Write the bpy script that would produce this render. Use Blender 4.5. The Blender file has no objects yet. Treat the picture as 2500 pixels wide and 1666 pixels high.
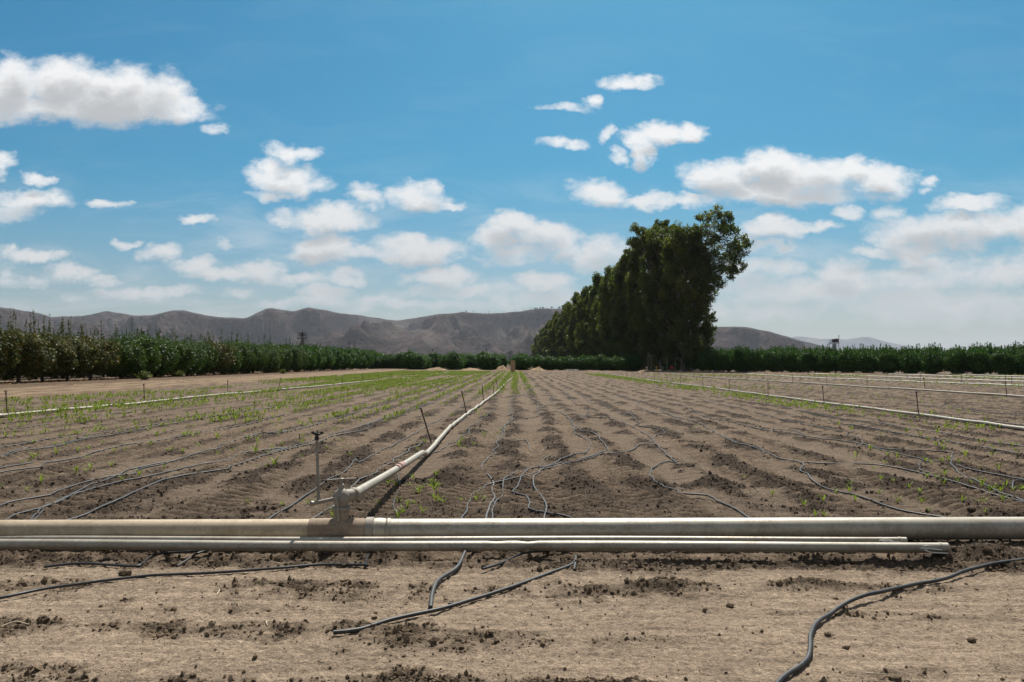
import bpy, math, random
import numpy as np
from mathutils import Vector, Matrix, Euler

random.seed(7)
RS = np.random.RandomState(11)
S = bpy.context.scene
COL = S.collection

# ------------------------------------------------------------------ camera
H, FPX, CX, CY = 1.4, 1944.0, 1250.0, 833.0
PITCH = math.atan(53.5 / FPX); YAW = math.atan(8.0 / FPX); ROLL = 0.004
cam_d = bpy.data.cameras.new("camera"); cam = bpy.data.objects.new("camera", cam_d); COL.objects.link(cam)
cam_d.sensor_width = 36.0; cam_d.lens = FPX / 2500.0 * 36.0
cam_d.clip_start = 0.05; cam_d.clip_end = 60000
CM = Matrix.Rotation(YAW, 3, 'Z') @ Matrix.Rotation(math.pi / 2 + PITCH, 3, 'X') @ Matrix.Rotation(ROLL, 3, 'Z')
cam.matrix_world = Matrix.Translation((0, 0, H)) @ CM.to_4x4()
S.camera = cam

def ray(px, py):
    return CM @ Vector(((px - CX), -(py - CY), -FPX))
def G(px, py, z=0.0):                       # point of the world plane at height z seen at that photo pixel
    r = ray(px, py); t = (z - H) / r.z
    return Vector((r.x * t, r.y * t, z))
def AT(px, py, D):                          # point seen there at forward distance D
    r = ray(px, py); t = D / r.y
    return Vector((r.x * t, D, H + r.z * t))

# ------------------------------------------------------------------ noise
def _hash(ix, iy, seed):
    n = (ix.astype(np.int64) * 374761393 + iy.astype(np.int64) * 668265263 + seed * 974634777) & 0xffffffff
    n = ((n ^ (n >> 13)) * 1274126177) & 0xffffffff
    return (n ^ (n >> 16)) & 0xffffffff
_GA = np.linspace(0, 2 * np.pi, 256, endpoint=False); _GX = np.cos(_GA).astype(np.float32); _GY = np.sin(_GA).astype(np.float32)
def perlin(x, y, seed=0):
    x = np.asarray(x, dtype=np.float64); y = np.asarray(y, dtype=np.float64)
    x0 = np.floor(x); y0 = np.floor(y); fx = (x - x0).astype(np.float32); fy = (y - y0).astype(np.float32)
    ix = x0.astype(np.int64); iy = y0.astype(np.int64)
    def g(a, b, dx, dy):
        h = (_hash(ix + a, iy + b, seed) & 255).astype(np.int64)
        return _GX[h] * dx + _GY[h] * dy
    u = fx * fx * fx * (fx * (fx * 6 - 15) + 10); v = fy * fy * fy * (fy * (fy * 6 - 15) + 10)
    a = g(0, 0, fx, fy) * (1 - u) + g(1, 0, fx - 1, fy) * u
    b = g(0, 1, fx, fy - 1) * (1 - u) + g(1, 1, fx - 1, fy - 1) * u
    return (a * (1 - v) + b * v) * 1.5
def fbm(x, y, seed=0, o=4, g=.5):
    s = 0; a = 1.0; n = 0
    for i in range(o):
        s = s + a * perlin(x * 2 ** i, y * 2 ** i, seed + i * 17); n += a; a *= g
    return s / n
def ss(a, b, x):
    t = np.clip((x - a) / (b - a), 0, 1); return t * t * (3 - 2 * t)

# ------------------------------------------------------------------ soil: height and looseness
ROW = 0.76
FIELD_X0 = -18.4
def soil(x, y):
    x = np.asarray(x, dtype=np.float64); y = np.asarray(y, dtype=np.float64)
    far = 1 - ss(60, 120, y)
    wob = .16 * perlin(x / 7.0, y / 9.0, 3) + .05 * perlin(x / 1.3, y / 2.2, 4)
    infield = ss(6.7, 9.5, y) * (1 - ss(128, 131, y)) * ss(FIELD_X0 - .4, FIELD_X0 + .4, x) * (1 - ss(85, 90, x))
    head = ss(6.3, 7.0, y) * (1 - ss(8, 11, y))
    ph = (x + wob) / ROW
    c = .5 + .5 * np.cos(2 * np.pi * ph)                    # 1 on the ridge, 0 in the furrow
    n1 = fbm(x / .9, y / 1.3, 20, 3)
    n2 = fbm(x / .22, y / .22, 30, 3)
    # loose, clod covered soil
    Lf = .05 + .95 * ss(.25, .82, c * .70 + 1.05 * n1 + .62 * n2 + .75 * np.exp(-((y - 9.3 - .35 * perlin(x / 1.8, y * 0, 95)) / .32) ** 2)) * (.65 + .35 * ss(-7, -2, x))
    Lh = .2 + .8 * ss(-.25, .5, fbm(x / 1.1, y / .55, 41, 3) + .4 * n2)
    b = fbm(x / 2.6, y / .42, 52, 3)
    yy = y + .10 * perlin(x / 1.5, y * 0, 61)
    bands = (.55 * np.exp(-((yy - 5.02) / .16) ** 2) * (.7 + .9 * perlin(x / .9, y * 0 + 3, 62))
             + .75 * np.exp(-((yy - 4.2) / .13) ** 2) * np.clip(.35 - .6 * x, 0, 1) * (.8 + .8 * perlin(x / .7, y * 0 + 7, 63))
             + .5 * np.exp(-((yy - 3.5) / .13) ** 2) * (.8 + 1.2 * perlin(x / .8, y * 0 + 9, 64)) + .5 * ss(5.2, 5.5, yy))
    Lt = .05 + .95 * ss(.12, 1.1, .20 + b * .8 + bands + .6 * n2 - .08)
    track = 1 - ss(5.9, 6.6, y)
    L = Lt * track + (1 - track) * (Lf * infield + Lh * (1 - infield))
    road = (1 - ss(FIELD_X0 - .6, FIELD_X0 + .1, x)) * ss(8, 14, y)
    L = L * (1 - .9 * road)
    # height
    h = .03 * perlin(x / 5.0, y / 5.0, 1) * ss(7, 12, y) + .012 * perlin(x / 1.7, y / .9, 2)
    h = h + infield * ((.030 + .018 * ss(-3, 0, x)) * (c - .5) + .02 * n1)
    clod = (np.maximum(0, perlin(x / .060, y / .060, 70)) ** 1.3 * .032 + np.maximum(0, perlin(x / .031, y / .031, 71)) * .022 + np.maximum(0, perlin(x / .15, y / .13, 72)) ** 1.5 * .034
            + np.abs(perlin(x / .34, y / .24, 75)) * .022)
    h = h + (L ** .8) * (clod - .014) * (.25 + .75 * far) + L * .004
    h = h + (1 - L) * (.0060 * perlin(x / .045, y / .035, 73) + .004 * np.maximum(0, perlin(x / .022, y / .022, 76)) + .006 * fbm(x / .5, y / .13, 74, 4) + .012 * fbm(x / 1.9 + .2 * y, y / .085, 77, 3) * (1 - ss(5.2, 6.5, y))) * far
    # tractor lug prints in the furrows
    lug = np.sin(2 * np.pi * (y / .19 + 1.1 * np.abs(((ph + .5) % 1) - .5) * 2 + .25 * perlin(x, y, 81)))
    tread = (infield + head * .8) * np.clip(1.15 - L * 1.3, 0, 1) * ss(-.12, .2, perlin(x / .9, y / 6.0, 82) + .1) * (1 - ss(22, 34, y))
    h = h + tread * .030 * lug
    # mounds beside the pipes
    def mound(mx, my, rx, ry, a): return a * np.exp(-(((x - mx) / rx) ** 2 + ((y - my) / ry) ** 2))
    h = h + mound(3.42, 5.82, .28, .14, .11) + mound(.95, 4.98, .30, .10, .05) + mound(1.85, 5.02, .26, .09, .06) + mound(-1.0, 4.2, .5, .08, .03)
    h = h + mound(-.45, 5.6, 1.2, .10, .03) + mound(.35, 3.42, .35, .1, .05)
    L = np.clip(L + 18 * (mound(3.42, 5.82, .28, .14, .05) + mound(.95, 4.98, .3, .1, .05) + mound(1.85, 5.02, .26, .09, .05) + mound(.35, 3.42, .35, .1, .05)), 0, 1)
    # wavy lip just in front of the loose pipes
    lip = np.exp(-((y - 5.57 - .05 * perlin(x / .5, y * 0, 91) - .03 * perlin(x / .17, y * 0, 92)) / .05) ** 2)
    h = h + .028 * lip * ss(-.3, .3, perlin(x / .8, y * 0 + 5, 93) + .2) - .055 * np.exp(-((y - 5.70) / .13) ** 2) * (1 - ss(3.0, 3.3, x))
    h = np.where(y > 6000, 0, h)
    return h, L
def hz(x, y):
    return float(soil(np.array([x]), np.array([y]))[0][0])

def GH(px, py, up=0.0):                    # where that pixel's ray meets the actual soil relief
    z = 0.0; p = G(px, py)
    for _ in range(4):
        z = .5 * z + .5 * float(np.mean(soil(p.x + np.array([-.03, 0, .03, 0, 0]), p.y + np.array([0, -.03, 0, .03, 0]))[0])); p = G(px, py, z + up)
    return p
# ------------------------------------------------------------------ object helpers
def tag(o, label=None, cat=None, group=None, kind=None):
    if label: o["label"] = label
    if cat: o["category"] = cat
    if group: o["group"] = group
    if kind: o["kind"] = kind
    return o
def empty(name, loc, label, cat, group=None, rz=0):
    o = bpy.data.objects.new(name, None); COL.objects.link(o); o.location = loc; o.rotation_euler = (0, 0, rz)
    o.empty_display_size = .2
    return tag(o, label, cat, group)
def np_mesh(name, v, faces, mat, smooth=False, attr=None):
    """v (n,3); faces list of (m,k) int arrays"""
    me = bpy.data.meshes.new(name)
    v = np.asarray(v, dtype=np.float32)
    me.vertices.add(len(v)); me.vertices.foreach_set("co", v.ravel())
    faces = [np.asarray(f, dtype=np.int32) for f in faces if len(f)]
    nl = sum(f.size for f in faces); npoly = sum(len(f) for f in faces)
    me.loops.add(nl); me.polygons.add(npoly)
    me.loops.foreach_set("vertex_index", np.concatenate([f.ravel() for f in faces]))
    tot = np.concatenate([np.full(len(f), f.shape[1], dtype=np.int32) for f in faces])
    st = np.concatenate([[0], np.cumsum(tot)[:-1]]).astype(np.int32)
    me.polygons.foreach_set("loop_start", st)
    me.polygons.foreach_set("use_smooth", np.full(npoly, bool(smooth)))
    if attr:
        for k, a in attr.items():
            at = me.attributes.new(k, 'FLOAT', 'POINT'); at.data.foreach_set("value", np.asarray(a, dtype=np.float32))
    me.update(calc_edges=True); me.validate()
    if mat: me.materials.append(mat)
    return me
def link(name, me, parent=None, loc=None):
    o = bpy.data.objects.new(name, me); COL.objects.link(o)
    if parent: o.parent = parent
    if loc is not None: o.location = loc
    return o
class MB:
    def __init__(s): s.v = []; s.q = []; s.t = []; s.n = 0
    def add(s, v, q=(), t=()):
        s.v.append(np.asarray(v, dtype=np.float64).reshape(-1, 3))
        if len(q): s.q.append(np.asarray(q, dtype=np.int64) + s.n)
        if len(t): s.t.append(np.asarray(t, dtype=np.int64) + s.n)
        s.n += len(s.v[-1]); return s
    def tube(s, pts, r, n=8, cap=True, flat=1.0):
        P = np.array([tuple(p) for p in pts], dtype=np.float64); m = len(P)
        R = np.full(m, r, dtype=np.float64) if np.isscalar(r) else np.asarray(r, dtype=np.float64)
        T = np.gradient(P, axis=0); T /= np.maximum(np.linalg.norm(T, axis=1), 1e-9)[:, None]
        up = np.array([0, 0, 1.0]) if abs(T[0][2]) < .9 else np.array([1.0, 0, 0])
        ang = np.linspace(0, 2 * np.pi, n, endpoint=False); V = np.zeros((m, n, 3))
        u = up
        for i in range(m):
            a = np.cross(T[i], u); l = np.linalg.norm(a)
            if l < 1e-6: a = np.cross(T[i], [0, 1.0, 0]); l = np.linalg.norm(a)
            a /= l; b = np.cross(a, T[i]); u = b
            V[i] = P[i] + R[i] * (np.cos(ang)[:, None] * a + np.sin(ang)[:, None] * b * flat)
        idx = np.arange(m * n).reshape(m, n)
        q = np.stack([idx[:-1], np.roll(idx[:-1], -1, 1), np.roll(idx[1:], -1, 1), idx[1:]], -1).reshape(-1, 4)
        vv = V.reshape(-1, 3); t = []
        if cap:
            vv = np.vstack([vv, P[0], P[-1]]); c0, c1 = m * n, m * n + 1
            for k in range(n):
                t.append((c0, idx[0][(k + 1) % n], idx[0][k])); t.append((c1, idx[-1][k], idx[-1][(k + 1) % n]))
        return s.add(vv, q, t)
    def hollow(s, pts, r, n=20, wall=.006, depth=.25):
        """open-ended pipe with visible wall at its last end"""
        P = [Vector(p) for p in pts]
        s.tube(P, r, n, cap=False)
        d = (P[-1] - P[-2]).normalized()
        s.tube([P[-1] - d * depth, P[-1]], r - wall, n, cap=False)
        s.tube([P[-1] - d * .0001, P[-1] + d * .002], [r, r - wall], n, cap=False)
        return s
    def box(s, c, size, M=None):
        x, y, z = [a / 2 for a in size]
        v = np.array([(i * x, j * y, k * z) for i in (-1, 1) for j in (-1, 1) for k in (-1, 1)], dtype=float)
        if M is not None: v = v @ np.array(M.to_3x3()).T
        return s.add(v + np.array(tuple(c)), [(0, 1, 3, 2), (4, 6, 7, 5), (0, 4, 5, 1), (2, 3, 7, 6), (0, 2, 6, 4), (1, 5, 7, 3)])
    def lathe(s, prof, n=20, M=None):
        ang = np.linspace(0, 2 * np.pi, n, endpoint=False); V = []
        for r, z in prof: V.append(np.stack([r * np.cos(ang), r * np.sin(ang), np.full(n, z)], -1))
        V = np.array(V); m = len(prof); idx = np.arange(m * n).reshape(m, n)
        q = np.stack([idx[:-1], np.roll(idx[:-1], -1, 1), np.roll(idx[1:], -1, 1), idx[1:]], -1).reshape(-1, 4)
        V = V.reshape(-1, 3)
        if M is not None: V = V @ np.array(M.to_3x3()).T + np.array(M.translation)
        return s.add(V, q)
    def build(s, name, mat, parent=None, smooth=True, loc=None, mesh_only=False):
        v = np.vstack(s.v)
        if loc is not None: v = v - np.array(tuple(loc))
        f = []
        if s.q: f.append(np.vstack(s.q))
        if s.t: f.append(np.vstack(s.t))
        me = np_mesh(name, v, f, mat, smooth)
        if smooth:
            try: me.set_sharp_from_angle(angle=math.radians(42))
            except Exception: pass
        if mesh_only: return me
        return link(name, me, parent, loc)
def catmull(P, step):
    P = [Vector(p) for p in P]; out = []
    Q = [P[0] * 2 - P[1]] + P + [P[-1] * 2 - P[-2]]
    for i in range(1, len(Q) - 2):
        a, b, c, d = Q[i - 1], Q[i], Q[i + 1], Q[i + 2]; n = max(2, int((c - b).length / step))
        for k in range(n):
            t = k / n
            out.append(.5 * ((2 * b) + (c - a) * t + (2 * a - 5 * b + 4 * c - d) * t * t + (3 * b - a - 3 * c + d) * t ** 3))
    out.append(P[-1]); return out

# ------------------------------------------------------------------ materials
def mat(name):
    m = bpy.data.materials.new(name); m.use_nodes = True; nt = m.node_tree
    b = nt.nodes["Principled BSDF"]; return m, nt, b
def N(nt, t, **k):
    n = nt.nodes.new(t)
    for a, v in k.items():
        if a.startswith("i_"): n.inputs[a[2:].replace("_", " ")].default_value = v
        else: setattr(n, a, v)
    return n
def noise(nt, scale, detail=4, rough=.55, vec=None, dist=0):
    n = N(nt, "ShaderNodeTexNoise"); n.inputs["Scale"].default_value = scale; n.inputs["Detail"].default_value = detail
    n.inputs["Roughness"].default_value = rough; n.inputs["Distortion"].default_value = dist
    if vec is not None: nt.links.new(vec, n.inputs["Vector"])
    return n
def ramp(nt, fac, stops):
    r = N(nt, "ShaderNodeValToRGB"); e = r.color_ramp.elements
    while len(e) < len(stops): e.new(.5)
    for i, (p, c) in enumerate(stops): e[i].position = p; e[i].color = (*c, 1)
    nt.links.new(fac, r.inputs[0]); return r
def mix(nt, fac, a, b, mode='MIX'):
    m = N(nt, "ShaderNodeMix", data_type='RGBA', blend_type=mode)
    for sock, val in ((m.inputs[0], fac), (m.inputs[6], a), (m.inputs[7], b)):
        if hasattr(val, "is_output"): nt.links.new(val, sock)
        elif isinstance(val, (int, float)): sock.default_value = val
        else: sock.default_value = (*val, 1)
    return m.outputs[2]
def mth(nt, op, a, b=0.0, c=0.0, clamp=False):
    m = N(nt, "ShaderNodeMath", operation=op, use_clamp=clamp)
    for i, v in enumerate((a, b, c)):
        if hasattr(v, "is_output"): nt.links.new(v, m.inputs[i])
        else: m.inputs[i].default_value = v
    return m.outputs[0]
def bump(nt, b, height, strength=.5, dist=.02):
    n = N(nt, "ShaderNodeBump"); n.inputs["Strength"].default_value = strength; n.inputs["Distance"].default_value = dist
    nt.links.new(height, n.inputs["Height"]); nt.links.new(n.outputs[0], b.inputs["Normal"]); return n

def soil_material(name, dry, loose, moist=None):
    m, nt, b = mat(name); geo = N(nt, "ShaderNodeNewGeometry"); pos = geo.outputs["Position"]
    at = N(nt, "ShaderNodeAttribute", attribute_name="loose")
    n1 = noise(nt, .8, 5, .6, pos); n2 = noise(nt, 9, 6, .65, pos); n3 = noise(nt, 70, 4, .7, pos)
    mp = N(nt, "ShaderNodeMapping"); mp.inputs["Scale"].default_value = (1.2, 7, 3); nt.links.new(pos, mp.inputs[0]); n4 = noise(nt, 1.3, 6, .6, mp.outputs[0])
    f = mth(nt, 'ADD', at.outputs["Fac"], mth(nt, 'MULTIPLY_ADD', n2.outputs[0], 1.5, -.75), clamp=True)
    c = mix(nt, f, dry, loose)
    if moist:                                   # the irrigated field is a darker, damper soil than the dusty track
        sp = N(nt, "ShaderNodeSeparateXYZ"); nt.links.new(pos, sp.inputs[0])
        e = mth(nt, 'ADD', sp.outputs[1], mth(nt, 'MULTIPLY_ADD', n1.outputs[0], 1.6, -.8))
        mr = N(nt, "ShaderNodeMapRange", interpolation_type='SMOOTHSTEP'); nt.links.new(e, mr.inputs[0]); mr.inputs[1].default_value = 4.9; mr.inputs[2].default_value = 6.6
        c = mix(nt, mr.outputs[0], c, mix(nt, f, moist[0], moist[1]))
    v = mth(nt, 'MULTIPLY_ADD', n1.outputs[0], .5, .75)
    v = mth(nt, 'MULTIPLY', v, mth(nt, 'MAXIMUM', mth(nt, 'MULTIPLY_ADD', n3.outputs[0], 2.0, .0), .25)); n7 = noise(nt, 27, 5, .65, pos); v = mth(nt, 'MULTIPLY', v, mth(nt, 'MAXIMUM', mth(nt, 'MULTIPLY_ADD', n7.outputs[0], 1.7, .15), .25))
    mp2 = N(nt, "ShaderNodeMapping"); mp2.inputs["Scale"].default_value = (1.3, 15, 8); nt.links.new(pos, mp2.inputs[0]); n6 = noise(nt, 1.0, 5, .6, mp2.outputs[0])
    v = mth(nt, 'MULTIPLY', v, mth(nt, 'MULTIPLY_ADD', n4.outputs[0], .9, .55)); v = mth(nt, 'MULTIPLY', v, mth(nt, 'MULTIPLY_ADD', n6.outputs[0], .9, .55))
    n5 = noise(nt, 150, 3, .7, pos); v = mth(nt, 'MULTIPLY', v, mth(nt, 'MULTIPLY_ADD', n5.outputs[0], 1.3, .35))
    vc = N(nt, "ShaderNodeCombineColor"); [nt.links.new(v, vc.inputs[i]) for i in range(3)]
    c = mix(nt, 1.0, c, vc.outputs[0], 'MULTIPLY')
    nt.links.new(c, b.inputs["Base Color"]); b.inputs["Roughness"].default_value = 1.0; b.inputs["Specular IOR Level"].default_value = .1
    hh = mth(nt, 'ADD', mth(nt, 'MULTIPLY', n3.outputs[0], .5), n2.outputs[0])
    bump(nt, b, mth(nt, 'MULTIPLY_ADD', n5.outputs[0], .3, hh), 1.0, .035)
    return m
M_SOIL = soil_material("tilled_soil", (.318, .240, .172), (.088, .064, .044), ((.165, .121, .086), (.050, .036, .026)))
M_ROAD = soil_material("road_dust", (.25, .178, .115), (.10, .068, .045))
M_CLOD = soil_material("clod_soil", (.24, .176, .118), (.15, .109, .072), ((.135, .10, .072), (.085, .062, .044)))

def metal_material(name, base, dirt, rough=.42, metallic=.55, amt=.5):
    m, nt, b = mat(name); tc = N(nt, "ShaderNodeTexCoord"); pos = N(nt, "ShaderNodeNewGeometry").outputs["Position"]
    mp = N(nt, "ShaderNodeMapping"); mp.inputs["Scale"].default_value = (.6, 6, 6); nt.links.new(pos, mp.inputs[0])
    n1 = noise(nt, 2.2, 6, .6, mp.outputs[0]); n2 = noise(nt, 40, 5, .7, pos); n3 = noise(nt, 2.5, 4, .6, pos)
    f = mth(nt, 'ADD', mth(nt, 'MULTIPLY', n1.outputs[0], .8), mth(nt, 'MULTIPLY_ADD', n2.outputs[0], .7, -.35))
    n4 = noise(nt, 6, 6, .7, pos, .5); f = mth(nt, 'ADD', f, mth(nt, 'MULTIPLY_ADD', n4.outputs[0], 1.0, -.5)); r = ramp(nt, f, [(.3, base), (.58, tuple(base[i] * (1 - amt) + dirt[i] * amt for i in range(3))), (.85, dirt)])
    c = mix(nt, mth(nt, 'MULTIPLY', n3.outputs[0], .35), r.outputs[0], dirt)
    nt.links.new(c, b.inputs["Base Color"]); b.inputs["Metallic"].default_value = metallic
    rr = mth(nt, 'MULTIPLY_ADD', n2.outputs[0], .35, rough - .1); nt.links.new(rr, b.inputs["Roughness"])
    bump(nt, b, mth(nt, 'ADD', n1.outputs[0], mth(nt, 'MULTIPLY', n2.outputs[0], .3)), .12, .01)
    return m
M_ALU = metal_material("weathered_aluminium", (.43, .395, .335), (.22, .18, .13), .46, .42, .65)
M_ALUD = metal_material("dusty_aluminium", (.50, .41, .295), (.29, .22, .14), .55, .25, .7)
M_LAT = metal_material("chalky_aluminium", (.36, .33, .275), (.22, .185, .14), .5, .3)
M_CAST = metal_material("cast_valve_metal", (.29, .265, .225), (.20, .155, .11), .6, .15, .6)
M_RUSTY = metal_material("mud_stained_casting", (.34, .27, .20), (.22, .15, .10), .8, .1, .7)
M_STEEL = metal_material("galvanised_steel", (.30, .28, .25), (.2, .16, .12), .5, .6)
M_RISER = metal_material("rusty_riser_steel", (.14, .10, .075), (.09, .055, .035), .7, .35)
M_DARKMETAL = metal_material("dark_tower_steel", (.05, .05, .05), (.07, .06, .05), .6, .3)
M_WHITEPIPE = metal_material("bleached_white_pipe", (.72, .70, .64), (.5, .46, .38), .5, .05)
def plain(name, col, rough=.6, var=.3, scale=20, spec=.4):
    m, nt, b = mat(name); pos = N(nt, "ShaderNodeNewGeometry").outputs["Position"]; n = noise(nt, scale, 5, .6, pos)
    r = ramp(nt, n.outputs[0], [(.3, tuple(c * (1 - var) for c in col)), (.7, tuple(min(1, c * (1 + var)) for c in col))])
    nt.links.new(r.outputs[0], b.inputs["Base Color"]); b.inputs["Roughness"].default_value = rough; b.inputs["Specular IOR Level"].default_value = spec
    bump(nt, b, n.outputs[0], .15, .01)
    return m
def tube_material(name, col, dust, rough):
    m, nt, b = mat(name); pos = N(nt, "ShaderNodeNewGeometry").outputs["Position"]
    n = noise(nt, 5, 5, .65, pos); n2 = noise(nt, 60, 3, .6, pos)
    f = mth(nt, 'ADD', n.outputs[0], mth(nt, 'MULTIPLY_ADD', n2.outputs[0], .5, -.25))
    r = ramp(nt, f, [(.4, col), (.75, dust)])
    nt.links.new(r.outputs[0], b.inputs["Base Color"]); b.inputs["Roughness"].default_value = rough
    bump(nt, b, n2.outputs[0], .1, .003); return m
M_TUBE = tube_material("black_drip_hose", (.013, .014, .016), (.055, .05, .043), .55)
M_TUBED = tube_material("dusty_drip_hose", (.032, .032, .033), (.10, .09, .074), .6)
M_TUBES = tube_material("shiny_drip_hose", (.016, .017, .02), (.05, .047, .045), .3)
M_BLACK = plain("black_plastic", (.012, .012, .013), .45)
M_RED = plain("faded_red_paint", (.36, .21, .18), .8, .25, 60)
M_BARK = plain("orchard_bark", (.09, .07, .055), .9, .4, 12)
M_EBARK = plain("pale_eucalyptus_bark", (.30, .25, .20), .85, .45, 3)
M_BOARD = plain("plywood_board", (.42, .27, .15), .8, .2, 6)
M_MOUND = plain("dry_soil_pile", (.30, .205, .115), 1.0, .25, 2.5)
M_ORANGE = plain("orange_marker_paint", (.65, .27, .05), .6)
M_SIGNRED = plain("red_sign_paint", (.5, .03, .03), .5)
M_WIRE = plain("pale_wire", (.75, .72, .64), .5)
M_STRAW = plain("dry_straw", (.62, .52, .36), .9)
def leaf_material(name, dark, mid, light, trans=.3, rough=.45, tcol=None, spec=.09):
    m, nt, b = mat(name); at = N(nt, "ShaderNodeAttribute", attribute_name="tint")
    r = ramp(nt, at.outputs["Fac"], [(0, dark), (.55, mid), (1, light)])
    nt.links.new(r.outputs[0], b.inputs["Base Color"]); b.inputs["Roughness"].default_value = rough; b.inputs["Specular IOR Level"].default_value = spec
    t = N(nt, "ShaderNodeBsdfTranslucent"); 
    tc = mix(nt, 1.0, r.outputs[0], tcol or (1.1, 1.25, .6), 'MULTIPLY'); nt.links.new(tc, t.inputs[0])
    ms = N(nt, "ShaderNodeMixShader"); ms.inputs[0].default_value = trans
    nt.links.new(b.outputs[0], ms.inputs[1]); nt.links.new(t.outputs[0], ms.inputs[2])
    nt.links.new(ms.outputs[0], nt.nodes["Material Output"].inputs[0]); return m
M_LEAF_L = leaf_material("olive_orchard_leaves", (.022, .044, .008), (.050, .092, .014), (.11, .135, .03), .3, .4)
M_LEAF_B = leaf_material("browning_orchard_leaves", (.028, .042, .010), (.060, .082, .018), (.19, .14, .05), .3, .4, (1.2, 1, .6))
M_LEAF_C = leaf_material("deep_green_citrus_leaves", (.014, .042, .006), (.034, .088, .012), (.10, .17, .03), .3, .38)
M_LEAF_H = leaf_material("tall_hedge_leaves", (.014, .042, .006), (.040, .105, .014), (.13, .20, .04), .36, .42)
M_LEAF_E = leaf_material("eucalyptus_leaves", (.048, .066, .016), (.120, .138, .038), (.27, .25, .08), .45, .42)
M_LEAF_F = leaf_material("far_tree_leaves", (.02, .03, .014), (.035, .05, .02), (.06, .075, .03), .2, .6)
M_CORN = leaf_material("corn_seedling_leaf", (.10, .15, .022), (.18, .23, .035), (.30, .33, .07), .4, .45, (1.1, 1.2, .5))
M_WEED = leaf_material("dry_weed_leaf", (.05, .07, .02), (.10, .115, .035), (.2, .18, .065), .3, .6)
M_LITTER = leaf_material("fallen_leaf", (.12, .06, .03), (.28, .15, .07), (.5, .34, .2), .1, .8, (1, .8, .6))

# ------------------------------------------------------------------ ground sheet
def build_ground():
    ys = [-60., -40, -25, -15, -8, -4, -1.5, 0, .8, 1.4, 1.9]; y = 2.2
    while y < 9000:
        ys.append(y); y += min(max(.42 * y * y / (1.4 * 796), .010), .06 * y)
    ys = np.array(ys); nu = 1700
    u = np.linspace(-1, 1, nu)
    to = np.linspace(0, 1, 26)[1:]
    W = 4 + .78 * np.maximum(ys, 2.0)
    X = np.zeros((len(ys), nu + 50))
    X[:, 25:25 + nu] = W[:, None] * u[None]
    ext = (W[:, None] * .5) * to[None] + (4000 * to[None] ** 7)
    X[:, 25 + nu:] = W[:, None] + ext; X[:, :25] = -(W[:, None] + ext)[:, ::-1]
    Y = np.repeat(ys[:, None], X.shape[1], 1)
    h, L = soil(X.ravel(), Y.ravel())
    h = h * (1 - ss(300, 500, Y.ravel()))
    # the strip under the road sheet sits lower
    xr = X.ravel(); yr = Y.ravel()
    h = np.where((xr < FIELD_X0 - .2) & (xr > -28.5) & (yr > 14) & (yr < 300), -.06, h)
    idx = np.arange(X.size).reshape(X.shape)
    q = np.stack([idx[:-1, :-1], idx[:-1, 1:], idx[1:, 1:], idx[1:, :-1]], -1).reshape(-1, 4)
    me = np_mesh("ground", np.stack([xr, yr, h], -1), [q], M_SOIL, True, {"loose": L})
    tag(link("ground", me), kind="structure")
build_ground()

def build_road():
    ys = np.concatenate([np.arange(12, 60, .25), np.arange(60, 240, 1.0)]); xs = np.linspace(-28.8, -18.2, 150)
    X, Y = np.meshgrid(xs, ys); xr = X.ravel(); yr = Y.ravel()
    wx = xr + .35 * perlin(xr * 0, yr / 6, 301)
    n = fbm(xr / .5, yr / 1.5, 300, 3)
    rut = np.exp(-((wx + 20.3) / .35) ** 2) + np.exp(-((wx + 22.2) / .35) ** 2) + .6 * np.exp(-((wx + 24.4) / .4) ** 2)
    h = .05 - .045 * rut + .03 * n + .03 * ss(-24, -28, xr)
    e = np.minimum(ss(-18.2, -18.9, xr), 1); h = h * e - .05 * (1 - e)
    h = h * ss(12, 14, yr) - .05 * (1 - ss(12, 14, yr))
    L = np.clip(.55 - .7 * rut + 1.0 * n + .6 * ss(-24.5, -27, xr), 0, 1)
    idx = np.arange(X.size).reshape(X.shape)
    q = np.stack([idx[:-1, :-1], idx[:-1, 1:], idx[1:, 1:], idx[1:, :-1]], -1).reshape(-1, 4)
    me = np_mesh("dirt_road", np.stack([xr, yr, h], -1), [q], M_ROAD, True, {"loose": L})
    tag(link("dirt_road", me), kind="structure")
build_road()

# the pale verge along the far end of the field
def build_verge():
    xs = np.linspace(-30, 90, 500); ys = np.linspace(0, 1, 14)
    X, T = np.meshgrid(xs, ys); far = np.interp(X, [-30, 20, 34, 90], [150, 142, 133, 96]); Y = far - 10 + 12 * T
    Y = Y + .5 * perlin(X / 3, T, 311)
    h = .02 + .20 * np.maximum(0, fbm(X / 2.5, T * 2.5, 310, 3)) * np.sin(np.pi * T) * 1.2
    h = h * np.sin(np.pi * np.clip(T, .0, 1)) + .04 - .1 * (T < .01)
    idx = np.arange(X.size).reshape(X.shape)
    q = np.stack([idx[:-1, :-1], idx[:-1, 1:], idx[1:, 1:], idx[1:, :-1]], -1).reshape(-1, 4)
    me = np_mesh("farm_track", np.stack([X.ravel(), Y.ravel(), h.ravel()], -1), [q], M_ROAD, True, {"loose": np.clip(.5 + fbm(X.ravel() / 3, Y.ravel() / 2, 5, 2), 0, 1)})
    tag(link("farm_track", me), kind="structure")
build_verge()

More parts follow.
